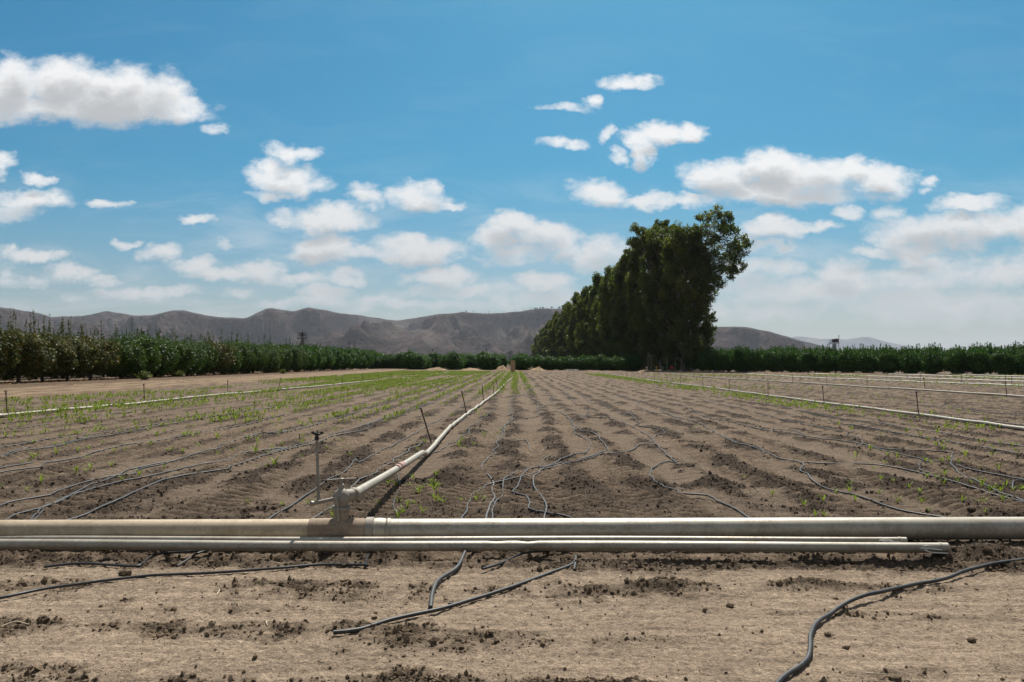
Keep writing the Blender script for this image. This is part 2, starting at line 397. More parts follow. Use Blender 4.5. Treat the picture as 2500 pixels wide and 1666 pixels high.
# ------------------------------------------------------------------ clods: uncountable small lumps of earth
def build_clods():
    base = bpy.data.meshes.new("t"); import bmesh
    bm = bmesh.new(); bmesh.ops.create_icosphere(bm, subdivisions=1, radius=1)
    bm.verts.ensure_lookup_table(); bv = np.array([v.co[:] for v in bm.verts]); bf = np.array([[v.index for v in f.verts] for f in bm.faces]); bm.free()
    r = RS
    n = 230000
    y = 2.8 + (22 - 2.8) * r.rand(n) ** 2.0; x = (r.rand(n) * 2 - 1) * (1.5 + .72 * y)
    h, L = soil(x, y); keep = r.rand(n) < (L ** 1.5 * 1.0 + .012)
    x, y, h, L = x[keep], y[keep], h[keep], L[keep]; n = len(x)
    s = np.clip(.0032 + .0048 * r.exponential(.8, n), .003, .024) * np.where(L < .3, .6, 1)
    V = []; F = []; 
    R = r.randn(n, 3, 3); 
    sc = (.6 + .7 * r.rand(n, 1, 3)) * s[:, None, None]
    jit = 1 + .28 * r.randn(n, len(bv), 1)
    a = r.rand(n) * 6.283; ca, sa = np.cos(a), np.sin(a)
    P = bv[None] * sc * jit
    Q = np.stack([P[..., 0] * ca[:, None] - P[..., 1] * sa[:, None], P[..., 0] * sa[:, None] + P[..., 1] * ca[:, None], P[..., 2]], -1)
    Q[..., 0] += x[:, None]; Q[..., 1] += y[:, None]; Q[..., 2] += (h + s * .25)[:, None]
    F = bf[None] + (np.arange(n) * len(bv))[:, None, None]
    me = np_mesh("soil_clods", Q.reshape(-1, 3), [F.reshape(-1, 3)], M_CLOD, False, {"loose": np.repeat(r.rand(n), len(bv))})
    tag(link("soil_clods", me), "loose brown clods of earth scattered over the tilled soil", "soil clods", kind="stuff")
build_clods()

# a few lumps of earth one can point to
def lump(px, py, r, label):
    p = GH(px, py); z = hz(p.x, p.y)
    import bmesh
    bm = bmesh.new(); bmesh.ops.create_icosphere(bm, subdivisions=3, radius=1)
    v = np.array([q.co[:] for q in bm.verts]); f = np.array([[q.index for q in g.verts] for g in bm.faces]); bm.free()
    d = 1 + .35 * fbm(v[:, 0] * 1.4 + px, v[:, 1] * 1.4 + v[:, 2], 5, 3) + .2 * fbm(v[:, 2] * 3, v[:, 0] * 3 + py, 6, 2)
    v = v * d[:, None] * np.array([1.2, 1, .8]) * r
    me = np_mesh("dirt_lump", v, [f], M_CLOD, False, {"loose": np.full(len(v), .8)})
    tag(link("dirt_lump", me, loc=(p.x, p.y, z + r * .5)), label, "dirt lump", "separate lumps of dark earth")
lump(104, 1520, .026, "dark lump of earth on the pale track at the lower left")
lump(305, 1405, .035, "broad dark lump of earth behind the shiny hose at left")
lump(438, 1517, .013, "small dark clod alone on the pale track, left of the short hose end")
lump(2371, 1248, .035, "black lump of earth beside seedlings behind the pipes at far right")
lump(2372, 1568, .018, "little dark clod on pale sand at the right of the long black hose")
lump(1782, 1482, .018, "small clod in the middle right of the bare track")

# ------------------------------------------------------------------ trees
def leaf_cloud(P, size, rs, up=.35, tint=None, aspect=.55, nrm_out=None):
    n = len(P)
    d = rs.randn(n, 3); d[:, 2] = d[:, 2] * .8 - up * 0
    if nrm_out is not None: nrm = nrm_out * .8 + rs.randn(n, 3) * .7
    else: nrm = rs.randn(n, 3)
    nrm[:, 2] += up
    nrm /= np.linalg.norm(nrm, axis=1)[:, None]
    a = np.cross(nrm, d); a /= np.maximum(np.linalg.norm(a, axis=1), 1e-6)[:, None]; b = np.cross(nrm, a)
    s = (size * (.6 + .8 * rs.rand(n)))[:, None] if np.isscalar(size) else size[:, None]
    v = np.stack([P - a * s, P + b * s * aspect + nrm * s * .12, P + a * s, P - b * s * aspect + nrm * s * .12], 1)
    f = np.arange(n * 4).reshape(n, 4)
    t = np.repeat(rs.rand(n) if tint is None else tint, 4)
    return v.reshape(-1, 3), f, t

def crown_points(rs, n, w, h, z0, lump=.5, shell=.55, k=26):
    """points through a lumpy ellipsoid crown built of leaf clumps"""
    C = []; 
    while len(C) < k:
        p = rs.randn(3); p /= np.linalg.norm(p); q = p * (shell + (1 - shell) * rs.rand()) * .86
        C.append((q[0] * w / 2, q[1] * w / 2, z0 + h / 2 + q[2] * h / 2 * (1 if q[2] > 0 else .95)))
    C = np.array(C); rad = (lump * (.6 + .8 * rs.rand(k)))
    who = rs.randint(0, k, n)
    g = rs.randn(n, 3); g /= np.linalg.norm(g, axis=1)[:, None]; g *= (rs.rand(n) ** .45)[:, None]
    P = C[who] + g * rad[who][:, None] * np.array([1, 1, .9])
    m = int(n * .25)                       # some leaves fill the body
    p = rs.randn(m, 3); p /= np.linalg.norm(p, axis=1)[:, None]; p *= (.4 + .55 * rs.rand(m) ** .6)[:, None]
    P[:m] = p * np.array([w / 2, w / 2, h / 2]) + np.array([0, 0, z0 + h / 2])
    out = P - np.array([0, 0, z0 + h / 2]); out /= np.maximum(np.linalg.norm(out, axis=1), 1e-6)[:, None]
    ct = rs.rand(k) * .35
    tint = np.clip(rs.rand(n) ** 2 * .75 + ct[who], 0, 1)
    return P, tint, out

def orchard_variant(seed, w, h, z0, nleaf, size, shoots, shoot_h, matl, tintshift=0, k=26, lump=.62, shoot_leaf=14):
    rs = np.random.RandomState(seed)
    P, t, out = crown_points(rs, nleaf, w, h, z0, lump, k=k)
    P[:, 2] = np.maximum(P[:, 2], z0 * .6 + .1 * rs.rand(len(P)))
    lv, lf, lt = leaf_cloud(P, size, rs, .35, np.clip(t + tintshift, 0, 1), .55, out)
    vs = [lv]; fs = [lf]; ts = [lt]; off = len(lv)
    mb = MB()
    for i in range(shoots):
        a = rs.rand() * 6.28; r = w * .42 * math.sqrt(rs.rand()); x, y = r * math.cos(a), r * math.sin(a)
        zt = z0 + h / 2 + h / 2 * math.sqrt(max(0, 1 - (r / (w / 2)) ** 2)) - .15
        hh = shoot_h * (.35 + .9 * rs.rand() ** 1.5); m = int(shoot_leaf * (1 + hh))
        lx, ly = rs.randn(2) * .08
        tt = rs.rand(m)
        Q = np.stack([x + lx * tt * hh + rs.randn(m) * .06 * (1.2 - tt), y + ly * tt * hh + rs.randn(m) * .06 * (1.2 - tt), zt - .2 + tt * (hh + .2)], -1)
        v, f, q = leaf_cloud(Q, size * .95, rs, -.1, np.clip(.25 + .4 * rs.rand(m) + tintshift, 0, 1), .4)
        vs.append(v); fs.append(f + off); ts.append(q); off += len(v)
        mb.tube([(x, y, zt - .5), (x + lx * hh, y + ly * hh, zt + hh * .92)], [.014, .005], 4, False)
    crown = np_mesh("crown", np.vstack(vs), [np.vstack(fs)], matl, False, {"tint": np.concatenate(ts)})
    th = z0 + .5
    for i in range(7):
        a = i * 6.28 / 7 + rs.rand(); e = rs.rand() * .5
        mb.tube([(0, 0, th * .7), (.25 * w * math.cos(a) * .5, .25 * w * math.sin(a) * .5, th + h * .25), (.36 * w * math.cos(a), .36 * w * math.sin(a), th + h * (.4 + e * .4))], [.06, .045, .018], 5, False)
    mb.tube([(0, 0, -.1), (.02, .01, .25), (.03, .0, th), (0, .02, th + h * .3)], [.15, .11, .10, .06], 8, False)
    trunk = mb.build("trunk", M_BARK, mesh_only=True)
    return crown, trunk

def place_tree(name, var, x, y, label, group, s=1.0, rz=0, sz=1.0, cat="tree", z=0):
    o = empty(name, (x, y, z), label, cat, group, rz); o.scale = (s, s, s * sz)
    link("crown", var[0], o); link("trunk", var[1], o); return o

ORD = ["first", "second", "third", "fourth", "fifth", "sixth", "seventh", "eighth", "ninth", "tenth", "eleventh", "twelfth", "thirteenth", "fourteenth", "fifteenth", "sixteenth", "seventeenth", "eighteenth", "nineteenth", "twentieth"]
def ordinal(i):
    if i < 20: return ORD[i]
    tens = {2: "twenty", 3: "thirty", 4: "forty", 5: "fifty"}; k = i + 1; t, u = divmod(k, 10)
    return {2: "twentieth", 3: "thirtieth", 4: "fortieth", 5: "fiftieth"}[t] if u == 0 else tens[t] + "-" + ORD[u - 1]

OV = [orchard_variant(100 + i, 4.1, 4.1, .05, 16000, .085, 6, 1.2, M_LEAF_L) for i in range(3)]
OB = [orchard_variant(120 + i, 4.1, 4.0, .15, 16000, .085, 13, 1.6, M_LEAF_B, .08) for i in range(2)]
OC = [orchard_variant(140 + i, 4.3, 3.1, .0, 10000, .11, 0, .3, M_LEAF_C, .06, 30, .75) for i in range(3)]
OH = [orchard_variant(160 + i, 3.6, 3.6, .0, 11000, .11, 40, .75, M_LEAF_H, .03, 26, .62, 12) for i in range(3)]
OD = [orchard_variant(180 + i, 4.0, 3.8, .1, 11000, .11, 22, .6, M_LEAF_H, 0, 26, .62, 10) for i in range(2)]

rr = random.Random(5)
# left orchard, front row along the dirt road
y = 46.0; i = 0
while y < 178:
    v = (OB if (y < 60 or rr.random() < .12) else (OV if y < 112 else OD))
    lab = "%s orchard tree, %s from left in the row along the dirt road" % ("browning" if v is OB else "dark green", ordinal(i))
    place_tree("orchard_tree", rr.choice(v), -31.2 + rr.uniform(-.4, .4), y, lab, "front row of the left orchard", rr.uniform(.93, 1.07), rr.random() * 6.28, rr.uniform(.78, .90) * (1 if y < 85 else 1.08))
    y += 3.25 + rr.uniform(-.3, .3); i += 1
for k, (x0, nm) in enumerate(((-37.0, "second"), (-42.8, "third"), (-48.5, "fourth"))):
    y = 58 + 9 * k
    while y < 215:
        v = OV if y < 110 else OD
        place_tree("orchard_tree", rr.choice(v), x0 + rr.uniform(-.4, .4), y, "orchard tree in the %s row back, its top showing above the front row" % nm, "%s row of the left orchard" % nm, rr.uniform(.98, 1.08), rr.random() * 6.28, rr.uniform(.80, .92) * (1 if y < 90 else 1.12 if y < 130 else 1.22))
        y += 3.5 + rr.uniform(-.3, .3) + (1.2 if k > 0 else 0)
# end-on citrus rows at the far end
for k, (pxc, D0, nm) in enumerate(((1008, 152, "nearest the dirt road's end"), (1102, 153, "left of the pole"), (1188, 153, "left of the pale mound"), (1272, 152, "behind the plywood board"))):
    for j in range(7):
        p = AT(pxc, 880, D0); yy = D0 + j * 4.2; s = (1.12 if j == 0 else 1.0) * rr.uniform(.98, 1.05)
        lab = ("rounded glossy citrus tree at the front of its row, " + nm) if j == 0 else ("citrus tree deeper in the row " + nm)
        place_tree("citrus_tree", rr.choice(OC), p.x + rr.uniform(-.2, .2), yy, lab, "citrus rows at the far end of the field", s, rr.random() * 6.28, rr.uniform(.92, 1.0))
for k, pxc in enumerate((918, 938, 958, 978, 1040, 1062, 1132, 1150, 1215)):
    p = AT(pxc, 880, 172)
    for j in range(3):
        place_tree("citrus_tree", rr.choice(OC), p.x, 172 + j * 4.5, "citrus tree filling the gap between the end rows", "citrus trees between the end rows", rr.uniform(1.0, 1.1), rr.random() * 6.28)
# low clipped citrus row left of the eucalyptus
for k in range(10):
    pxc = 1318 + k * 25.5
    p = AT(pxc, 880, 150.5)
    place_tree("citrus_tree", OC[k % 3], p.x, 150.5 + rr.uniform(-.3, .3), "low rounded citrus tree, %s from the left in the row before the eucalyptus" % ordinal(k), "low citrus row before the eucalyptus", rr.uniform(.85, .93) * (1.0 if k % 4 != 3 else .93), rr.random() * 6.28, 1.0)
# right block
xs0, xs1 = 33.0, 70.0; n = 18
for k in range(n):
    t = k / (n - 1); x = xs0 + (xs1 - xs0) * t; D = np.interp(x, [33, 67], [137, 106])
    place_tree("orchard_tree", OH[(k * 2 + k // 3) % 3], x, D + rr.uniform(-.3, .3), "tall dense orchard tree, %s right of the eucalyptus in the front row" % ordinal(k), "front row of the right orchard", rr.uniform(.88, 1.02), rr.random() * 6.28, rr.uniform(.95, 1.06))
for row in range(1, 4):
    for k in range(n + row * 2):
        x = xs0 - 1 + (xs1 - xs0 + 4 + row * 4) * k / (n + row * 2 - 1); D = np.interp(x, [33, 67], [137, 106]) + row * 4.4
        place_tree("orchard_tree", OH[(k + row) % 3], x + rr.uniform(-.4, .4), D, "orchard tree with upright shoots behind the right front row, %s row back" % ordinal(row), "back rows of the right orchard", rr.uniform(.96, 1.08), rr.random() * 6.28, rr.uniform(.98, 1.08))

# ------------------------------------------------------------------ eucalyptus windbreak
def euc_variant(seed, h, rad, nl, size, low=.03, lean=(0, 0), open_top=.0, k=120, taper=.75):
    rs = np.random.RandomState(seed); mb = MB(); C = []; R = []
    def axis(t): return np.array([lean[0] * t ** 2, lean[1] * t ** 2, h * t])
    ts = np.linspace(0, .97, 12)
    mb.tube([axis(t) for t in ts], [.48 * (1 - t) ** .8 + .05 for t in ts], 9, False)
    for i in range(k):
        t = low + (1 - low) * rs.rand() ** .9; a = rs.rand() * 6.28
        prof = (min(1, .75 + t * .8) if t < .45 else (1 - ((t - .45) / .62) ** 2) ** .5 if t < 1.0 else .2)
        rr_ = rad * prof * (.35 + .65 * rs.rand() ** .5)
        c = axis(min(t, 1)) + np.array([math.cos(a) * rr_, math.sin(a) * rr_, rs.randn() * .3])
        C.append(c); R.append((.55 + .75 * rs.rand()) * (rad / 5) ** .5)
        if i % 2 == 0:
            b = axis(max(.04, t - .16)); m = (b + c) / 2 + np.array([0, 0, -.3])
            mb.tube([b, m, c], [.11, .06, .02], 5, False)
    C = np.array(C); R = np.array(R); who = rs.randint(0, k, nl)
    g = rs.randn(nl, 3); g /= np.linalg.norm(g, axis=1)[:, None]; g *= (rs.rand(nl) ** .5)[:, None]
    P = C[who] + g * R[who][:, None] * np.array([1, 1, 1.35]); P[:, 2] -= R[who] * .3 * rs.rand(nl)
    P[:, 2] = np.maximum(P[:, 2], .3)
    ct = rs.rand(k) ** 2 * .6
    tint = np.clip(ct[who] + .3 * rs.rand(nl), 0, 1)
    v, f, t = leaf_cloud(P, size, rs, .2, tint, .38, g)
    crown = np_mesh("crown", v, [f], M_LEAF_E, False, {"tint": t})
    return crown, mb.build("trunk", M_EBARK, mesh_only=True)

EUC = [(143, 1672, 560, 4.7), (149, 1622, 566, 4.9), (157, 1588, 575, 4.6), (168, 1545, 625, 4.4), (182, 1512, 650, 4.8), (200, 1478, 676, 4.8), (222, 1448, 705, 5.0), (250, 1418, 722, 5.2), (282, 1392, 748, 5.2), (320, 1370, 768, 5.4), (368, 1352, 788, 5.4), (425, 1335, 806, 5.6), (495, 1322, 822, 6)]
EUC += [(176, 1528, 648, 4.6), (191, 1494, 688, 4.8), (211, 1460, 706, 5.0), (236, 1430, 728, 5.2), (265, 1402, 745, 5.4), (300, 1378, 772, 5.4), (344, 1358, 792, 5.6), (395, 1341, 812, 5.8), (460, 1327, 826, 6)]
for i, (D, px, ty, rad) in enumerate(EUC):
    b = AT(px, 886, D); top = AT(px, ty, D).z
    size = .26 if D < 200 else .34 if D < 300 else .46
    var = euc_variant(500 + i, top, rad, int(44000 * (1 if D < 200 else .6)), size, low=.02, k=230 if D < 200 else 150)
    lab = ["dark eucalyptus at the right end of the windbreak, its pale trunk showing"][0] if i == 0 else "dark drooping eucalyptus, %s tree back from the near end of the windbreak" % ordinal(sorted(EUC).index((D, px, ty, rad)))
    place_tree("eucalyptus_tree", var, b.x, D, lab, "eucalyptus windbreak", 1, 0, 1)

def px_tree(name, D, base, limbs, clumps, label, group, nl, size, seed, trunk_r=.35, matl=M_LEAF_E):
    """tree whose limbs and leaf clumps stand where they are seen, at distance D with real depth"""
    rs = np.random.RandomState(seed); b = AT(base[0], 886, D); mb = MB()
    def W(px, py, dy): p = AT(px, py, D + dy); return np.array(p) - np.array((b.x, D, 0))
    for pts, r0, r1 in limbs:
        P = [W(*p) for p in pts]; mb.tube(catmull(P, .8), np.linspace(r0, r1, len(catmull(P, .8))), 6, False)
    C = []; R = []; wt = []
    for (px, py, r, dy, dens) in clumps:
        C.append(W(px, py, dy)); R.append(r * D / 1944); wt.append(dens * r * r)
    C = np.array(C); R = np.array(R); wt = np.array(wt); wt /= wt.sum(); k = len(C)
    who = rs.choice(k, nl, p=wt); sub = rs.randn(k, 14, 3); sub /= np.linalg.norm(sub, axis=2)[..., None]; sub *= (.45 + .55 * rs.rand(k, 14, 1))
    si = rs.randint(0, 14, nl)
    g = rs.randn(nl, 3); g /= np.linalg.norm(g, axis=1)[:, None]; g *= (rs.rand(nl) ** .5)[:, None]
    P = C[who] + (sub[who, si] * .9 + g * .45) * R[who][:, None] * 1.05
    for c in range(k):                                  # twigs out to the sub clumps
        for s_ in range(0, 14, 3): mb.tube([C[c], C[c] + sub[c, s_] * R[c] * .8], [.05, .015], 4, False)
    v, f, t = leaf_cloud(P, size, rs, .2, np.clip(rs.rand(nl) * .4 + (rs.rand(k) ** 2 * .5)[who], 0, 1), .38, g)
    o = empty(name, (b.x, D, 0), label, "tree", group)
    link("crown", np_mesh("crown", v, [f], matl, False, {"tint": t}), o)
    mb.build("trunk", M_EBARK, o); return o
cl = [(1722, 528, 18, 0, 1), (1748, 520, 18, 1, 1.2), (1772, 535, 20, -1, 1.2), (1790, 560, 20, 0, 1), (1755, 552, 18, 2, .8), (1806, 590, 20, 0, 1), (1822, 597, 14, 1, 1),
      (1780, 600, 22, -2, .6), (1745, 600, 20, 2, .5), (1712, 575, 20, 0, .9), (1698, 560, 14, 1, 1), (1800, 635, 20, 0, .8), (1812, 650, 12, 1, 1), (1770, 640, 22, -1, .6), (1738, 645, 22, 1, .7),
      (1782, 668, 18, 0, .8), (1755, 690, 20, 0, .9), (1735, 715, 20, 1, 1), (1720, 745, 22, 0, 1.3), (1712, 690, 25, -1, 1.3), (1700, 640, 26, 0, 1.3), (1740, 770, 12, 0, .9), (1735, 805, 14, 0, 1), (1730, 830, 14, 0, 1), (1745, 780, 8, 0, .8), (1728, 850, 12, 0, 1), (1705, 800, 22, -1, 1.3), (1700, 850, 22, 0, 1.3), (1710, 740, 18, 2, 1.2), (1690, 600, 24, 1, 1.3), (1728, 560, 20, 2, .7), (1740, 580, 18, -2, .6), (1760, 575, 20, -1, .7), (1790, 612, 20, 1, .8), (1765, 620, 22, 1, .5), (1742, 622, 20, -1, .5), (1722, 620, 22, 0, .8), (1722, 665, 22, 0, 1), (1750, 665, 20, 0, .8), (1790, 648, 16, 1, .8), (1768, 655, 18, 2, .7), (1715, 600, 20, -1, .9), (1770, 560, 16, 1, .7), (1738, 690, 18, -1, .9), (1812, 612, 16, 0, .9), (1706, 530, 10, 0, .7), (1800, 660, 12, 0, .8), (1700, 770, 24, 0, 1.4), (1690, 720, 26, 0, 1.4), (1715, 880, 18, 0, 1.2), (1690, 880, 22, 0, 1.3)]
px_tree("eucalyptus_tree", 141, (1690, 886),
        [([(1690, 905, 0), (1688, 800, 0), (1692, 700, 0), (1712, 630, 0), (1728, 575, 0), (1745, 530, 0)], .45, .06), ([(1712, 630, 0), (1745, 590, 0), (1772, 545, 0)], .15, .04),
         ([(1705, 650, 0), (1750, 610, 0), (1800, 585, 0)], .16, .04), ([(1698, 680, 0), (1745, 645, 0), (1800, 630, 0)], .14, .04), ([(1694, 700, 0), (1730, 690, 0), (1775, 668, 0)], .12, .03), ([(1728, 575, 0), (1715, 540, 0), (1705, 530, 0)], .08, .03),
         ([(1690, 740, 0), (1720, 735, 0), (1738, 715, 0)], .1, .03), ([(1688, 820, 0), (1715, 815, 0), (1735, 805, 0)], .1, .03)],
        cl, "tall open eucalyptus arching to the right above the windbreak", "eucalyptus windbreak", 27000, .22, 900)
cl2 = [(1555, 560, 16, 0, .7), (1572, 570, 16, 1, .6), (1545, 590, 16, -1, .7), (1560, 605, 18, 0, .7), (1540, 620, 14, 1, .9), (1590, 575, 16, 0, .8), (1610, 550, 14, 1, 1), (1628, 556, 16, 0, 1), (1645, 565, 16, 1, 1), (1602, 565, 16, -1, .8), (1580, 600, 20, 1, 1), (1600, 600, 22, 0, 1.2), (1545, 640, 16, 0, 1.2), (1530, 615, 8, 0, .8)]
px_tree("eucalyptus_tree", 153, (1585, 886),
        [([(1585, 905, 0), (1585, 750, 0), (1582, 650, 0), (1570, 600, 0), (1556, 560, 0)], .4, .05), ([(1582, 650, 0), (1600, 600, 0), (1612, 552, 0)], .14, .03), ([(1576, 620, 0), (1558, 605, 0), (1542, 595, 0)], .1, .03)],
        cl2, "eucalyptus with a thin see-through top at the left shoulder of the windbreak", "eucalyptus windbreak", 10000, .22, 901)

# far and odd trees
def round_tree(name, px, topy, D, w_px, label, group, seed, nl=2500, basey=886, conic=False):
    b = AT(px, basey, D); h = AT(px, topy, D).z; w = w_px * D / 1944; rs = np.random.RandomState(seed)
    P, t, out = crown_points(rs, nl, w, h * .92, h * .08, w * .16, k=20)
    if conic:
        f_ = np.clip(1 - P[:, 2] / h, .05, 1); P[:, 0] *= f_ * 1.3; P[:, 1] *= f_ * 1.3
    v, f, q = leaf_cloud(P, max(w * .035, .15), rs, .3, t, .6, out)
    o = empty(name, (b.x, D, 0), label, "tree", group)
    link("crown", np_mesh("crown", v, [f], M_LEAF_F, False, {"tint": q}), o)
    MB().tube([(0, 0, -.1), (0, 0, h * .7)], [w * .04, w * .02], 6, False).build("trunk", M_BARK, o)
round_tree("shade_tree", 336, 803, 230, 34, "dark round tree rising behind the left orchard, left of its twin", "trees behind the left orchard", 41)
round_tree("shade_tree", 380, 808, 236, 26, "smaller dark tree rising behind the left orchard, right of its twin", "trees behind the left orchard", 42)
round_tree("shade_tree", 348, 806, 233, 26, "flat topped dark tree touching the twin trees behind the left orchard", "trees behind the left orchard", 43)
round_tree("broadleaf_tree", 1246, 853, 1500, 22, "hazy blue-green tree far behind the citrus, taller of the pair", "hazy trees in the distance", 44, 1800)
round_tree("broadleaf_tree", 1230, 863, 1450, 22, "hazy blue-green tree far behind the citrus, lower left of the pair", "hazy trees in the distance", 45, 1800)
round_tree("conifer_tree", 1267, 850, 700, 12, "small dark conifer standing behind the citrus rows", "conifers", 46, 1200, conic=True)
round_tree("broadleaf_tree", 1296, 858, 520, 14, "thin dark tree left of the far end of the windbreak", "small trees by the windbreak", 47, 900)
for k, (px, py, D) in enumerate(((1305, 832, 520), (1312, 845, 540))):
    round_tree("broadleaf_tree", px, py, D, 12, "wispy dark tree at the far left tip of the windbreak" if k == 0 else "short dark tree under the far left tip of the windbreak", "small trees by the windbreak", 48 + k, 900)

# weeds and leaf litter
def weed(x, y, s, label, seed, matl=M_WEED):
    rs = np.random.RandomState(seed); V = []; F = []; T = []; off = 0
    for i in range(90):                     # stems fan out from one root, leaves along them
        a = rs.rand() * 6.28; e = .5 + rs.rand(); L = s * (.35 + .45 * rs.rand()); d = np.array([math.cos(a) * math.cos(e), math.sin(a) * math.cos(e), math.sin(e) * .75])
        m = 7; P = d * L * np.linspace(.0, 1, m)[:, None]
        v, f, t = leaf_cloud(P, .085 * s, rs, .2); V.append(v); F.append(f + off); T.append(t); off += len(v)
    v = np.vstack(V); f = np.vstack(F); t = np.concatenate(T)
    o = link("weed_clump", np_mesh("weed_clump", v, [f], matl, False, {"tint": t}), loc=(x, y, 0.05))
    tag(o, label, "weed", "weeds under the left orchard")
for k, (px, py, s, lab) in enumerate(((352, 930, 1.1, "yellow-green weed clump under the orchard edge, nearest the road"), (432, 922, 1.1, "yellow-green weed clump just right of the nearest one"), (690, 914, .9, "bright weed clump under the middle of the orchard row"))):
    p = G(px, py); weed(p.x, p.y, s, lab, 60 + k)
def litter():
    rs = RS; n = 9000
    y = 44 + 110 * rs.rand(n) ** 1.5; x = -31 + rs.randn(n) * 2.6
    P = np.stack([x, y, np.full(n, .06)], -1)
    v, f, t = leaf_cloud(P, .06, rs, 4.0)
    tag(link("leaf_litter", np_mesh("leaf_litter", v, [f], M_LITTER, False, {"tint": t})), "dry brown leaves littering the ground under the left orchard", "leaf litter", kind="stuff")
litter()
# ------------------------------------------------------------------ the big main pipe, hydrant and loose pipes
def main_axis(x):                            # centre line of the main pipe
    return Vector((x, 6.06 + (x + 3.9) / 8.0 * .32, .105))
MR = .0875
xh = -1.335
mb = MB(); pts = [main_axis(x) for x in np.linspace(-9.5, xh - .20, 60)]
mb.tube(pts, [MR * (1 + .004 * math.sin(i * 1.7)) for i in range(len(pts))], 40)
mp = mb.build("main_pipe", M_ALUD); tag(mp, "thick tan dusty irrigation main pipe lying left of the valve hydrant", "pipe", "thick main pipe sections")
o = mb = MB(); pts = [main_axis(x) for x in np.linspace(xh + .33, 11.5, 80)]
mb.tube(pts, [MR * (1 + .004 * math.sin(i * 1.3)) for i in range(len(pts))], 40)
mp2 = mb.build("main_pipe", M_ALU); tag(mp2, "thick grey irrigation main pipe running right from the valve hydrant", "pipe", "thick main pipe sections")
b = MB(); b.tube([main_axis(xh + .345), main_axis(xh + .352), main_axis(xh + .374), main_axis(xh + .381)], [MR, MR + .006, MR + .006, MR], 40); b.build("band", M_ALU, mp2)

# valve tee
hc = main_axis(xh); tee = empty("valve_tee", (hc.x, hc.y, 0), "stained cast tee joining the thick pipes under the hydrant valve", "pipe fitting")
off = Vector((hc.x, hc.y, 0))
def rel(p): return Vector(p) - off
m = MB(); m.tube([rel(main_axis(xh - .24)), rel(main_axis(xh - .235)), rel(main_axis(xh - .12)), rel(main_axis(xh + .12)), rel(main_axis(xh + .20))], [MR + .001, MR + .006, MR + .007, MR + .007, MR + .004], 40)
m.build("tee_body", M_RUSTY, tee)
m = MB(); m.tube([rel(main_axis(xh + a)) for a in (.19, .195, .25, .255)], [MR + .004, MR + .014, MR + .014, MR + .004], 40); m.build("coupling_collar", M_CAST, tee)
m = MB(); m.tube([rel(main_axis(xh + a)) for a in (.255, .30, .34)], [MR + .006, MR + .008, MR + .003], 40); m.build("coupling_sleeve", M_ALU, tee)
for a, w in ((.215, .075), (.33, .05)):
    m = MB(); c = rel(main_axis(xh + a)); m.box((c.x, c.y - MR - .016, c.z - .055), (w, .022, .012)); m.tube([(c.x - w / 2, c.y - MR - .012, c.z - .05), (c.x + w / 2, c.y - MR - .012, c.z - .05)], .006, 6); m.build("latch", M_CAST, tee)
m = MB(); m.lathe([(.085, .13), (.072, .165), (.062, .19), (.058, .215), (.058, .262)], 28); m.build("riser_outlet", M_RUSTY, tee)
m = MB(); m.lathe([(.058, .258), (.066, .259), (.070, .264), (.070, .285), (.066, .290), (.05, .291)], 28); m.build("flange", M_CAST, tee)

val = empty("hydrant_valve", (hc.x, hc.y, .29), "grey hydrant valve elbow with crossbar handle on top of the tee", "valve")
e0 = Vector((.0, .0, .07))
m = MB(); m.lathe([(.05, .0), (.055, .02), (.062, .045), (.064, .07), (.060, .095), (.048, .118), (.03, .132), (.022, .138), (.02, .165)], 28); m.build("valve_body", M_CAST, val)
# direction of the sloping lateral
LS = Vector((hc.x + .075, hc.y + .07, .37)); LE = G(1060, 1088, .045); LE.z = .05
ld = (LE - LS).normalized()
m = MB(); m.tube([Vector((.0, .0, .07)), Vector((.03, .03, .078)), LS - Vector(val.location)], [.055, .05, .044], 20); p = LS - Vector(val.location); m.tube([p - ld * .01, p, p + ld * .035, p + ld * .045], [.044, .052, .052, .042], 20); m.build("outlet_elbow", M_CAST, val)
m = MB(); m.tube([(0, 0, .15), (0, 0, .205)], .011, 10); m.lathe([(.016, .148), (.02, .155), (.02, .168), (.012, .175)], 12); m.build("valve_stem", M_STEEL, val)
m = MB(); m.tube([(-.105, -.01, .200), (0, 0, .2085), (.11, .008, .212)], .0075, 10); m.lathe([(.015, .195), (.017, .2), (.017, .216), (.01, .219)], 12); m.build("handle_bar", M_STEEL, val)
m = MB(); m.tube([(-.018, -.062, .075), (-.020, -.075, .066), (-.012, -.078, .02), (-.006, -.08, -.06), (-.004, -.078, -.085)], .006, 8); m.tube([(-.034, -.066, .072), (-.002, -.066, .072)], .007, 8); m.lathe([(.0, -.103), (.012, -.098), (.013, -.09), (.008, -.083), (0, -.082)], 10, Matrix.Translation((-.004, -.078, 0))); m.build("hook_lever", M_LAT, val)

# near sprinkler riser on its own little elbow
def riser_meshes():
    a = MB(); a.tube([(0, 0, -.02), (0, 0, .2), (0, 0, .565)], .0135, 10)
    pipe = a.build("riser_pipe", M_RISER, mesh_only=True)
    h = MB(); h.lathe([(.013, .555), (.02, .56), (.02, .58), (.014, .59), (.014, .605), (.024, .61), (.024, .62), (.008, .63), (.005, .64)], 10)
    h.box((.02, 0, .618), (.055, .012, .02)); h.box((-.018, .0, .612), (.05, .01, .012)); h.box((-.04, 0, .618), (.014, .022, .026)); h.box((.046, 0, .61), (.012, .026, .016))
    return pipe, h.build("sprinkler_head", M_RISER, mesh_only=True)
RP, RHD = riser_meshes()
rel_ = AT(778, 1222, 6.18); top = AT(773, 1056, 6.22)
nr = empty("sprinkler_riser", rel_, "nearest sprinkler riser, dark head, standing left of the hydrant valve", "sprinkler", "sprinkler risers")
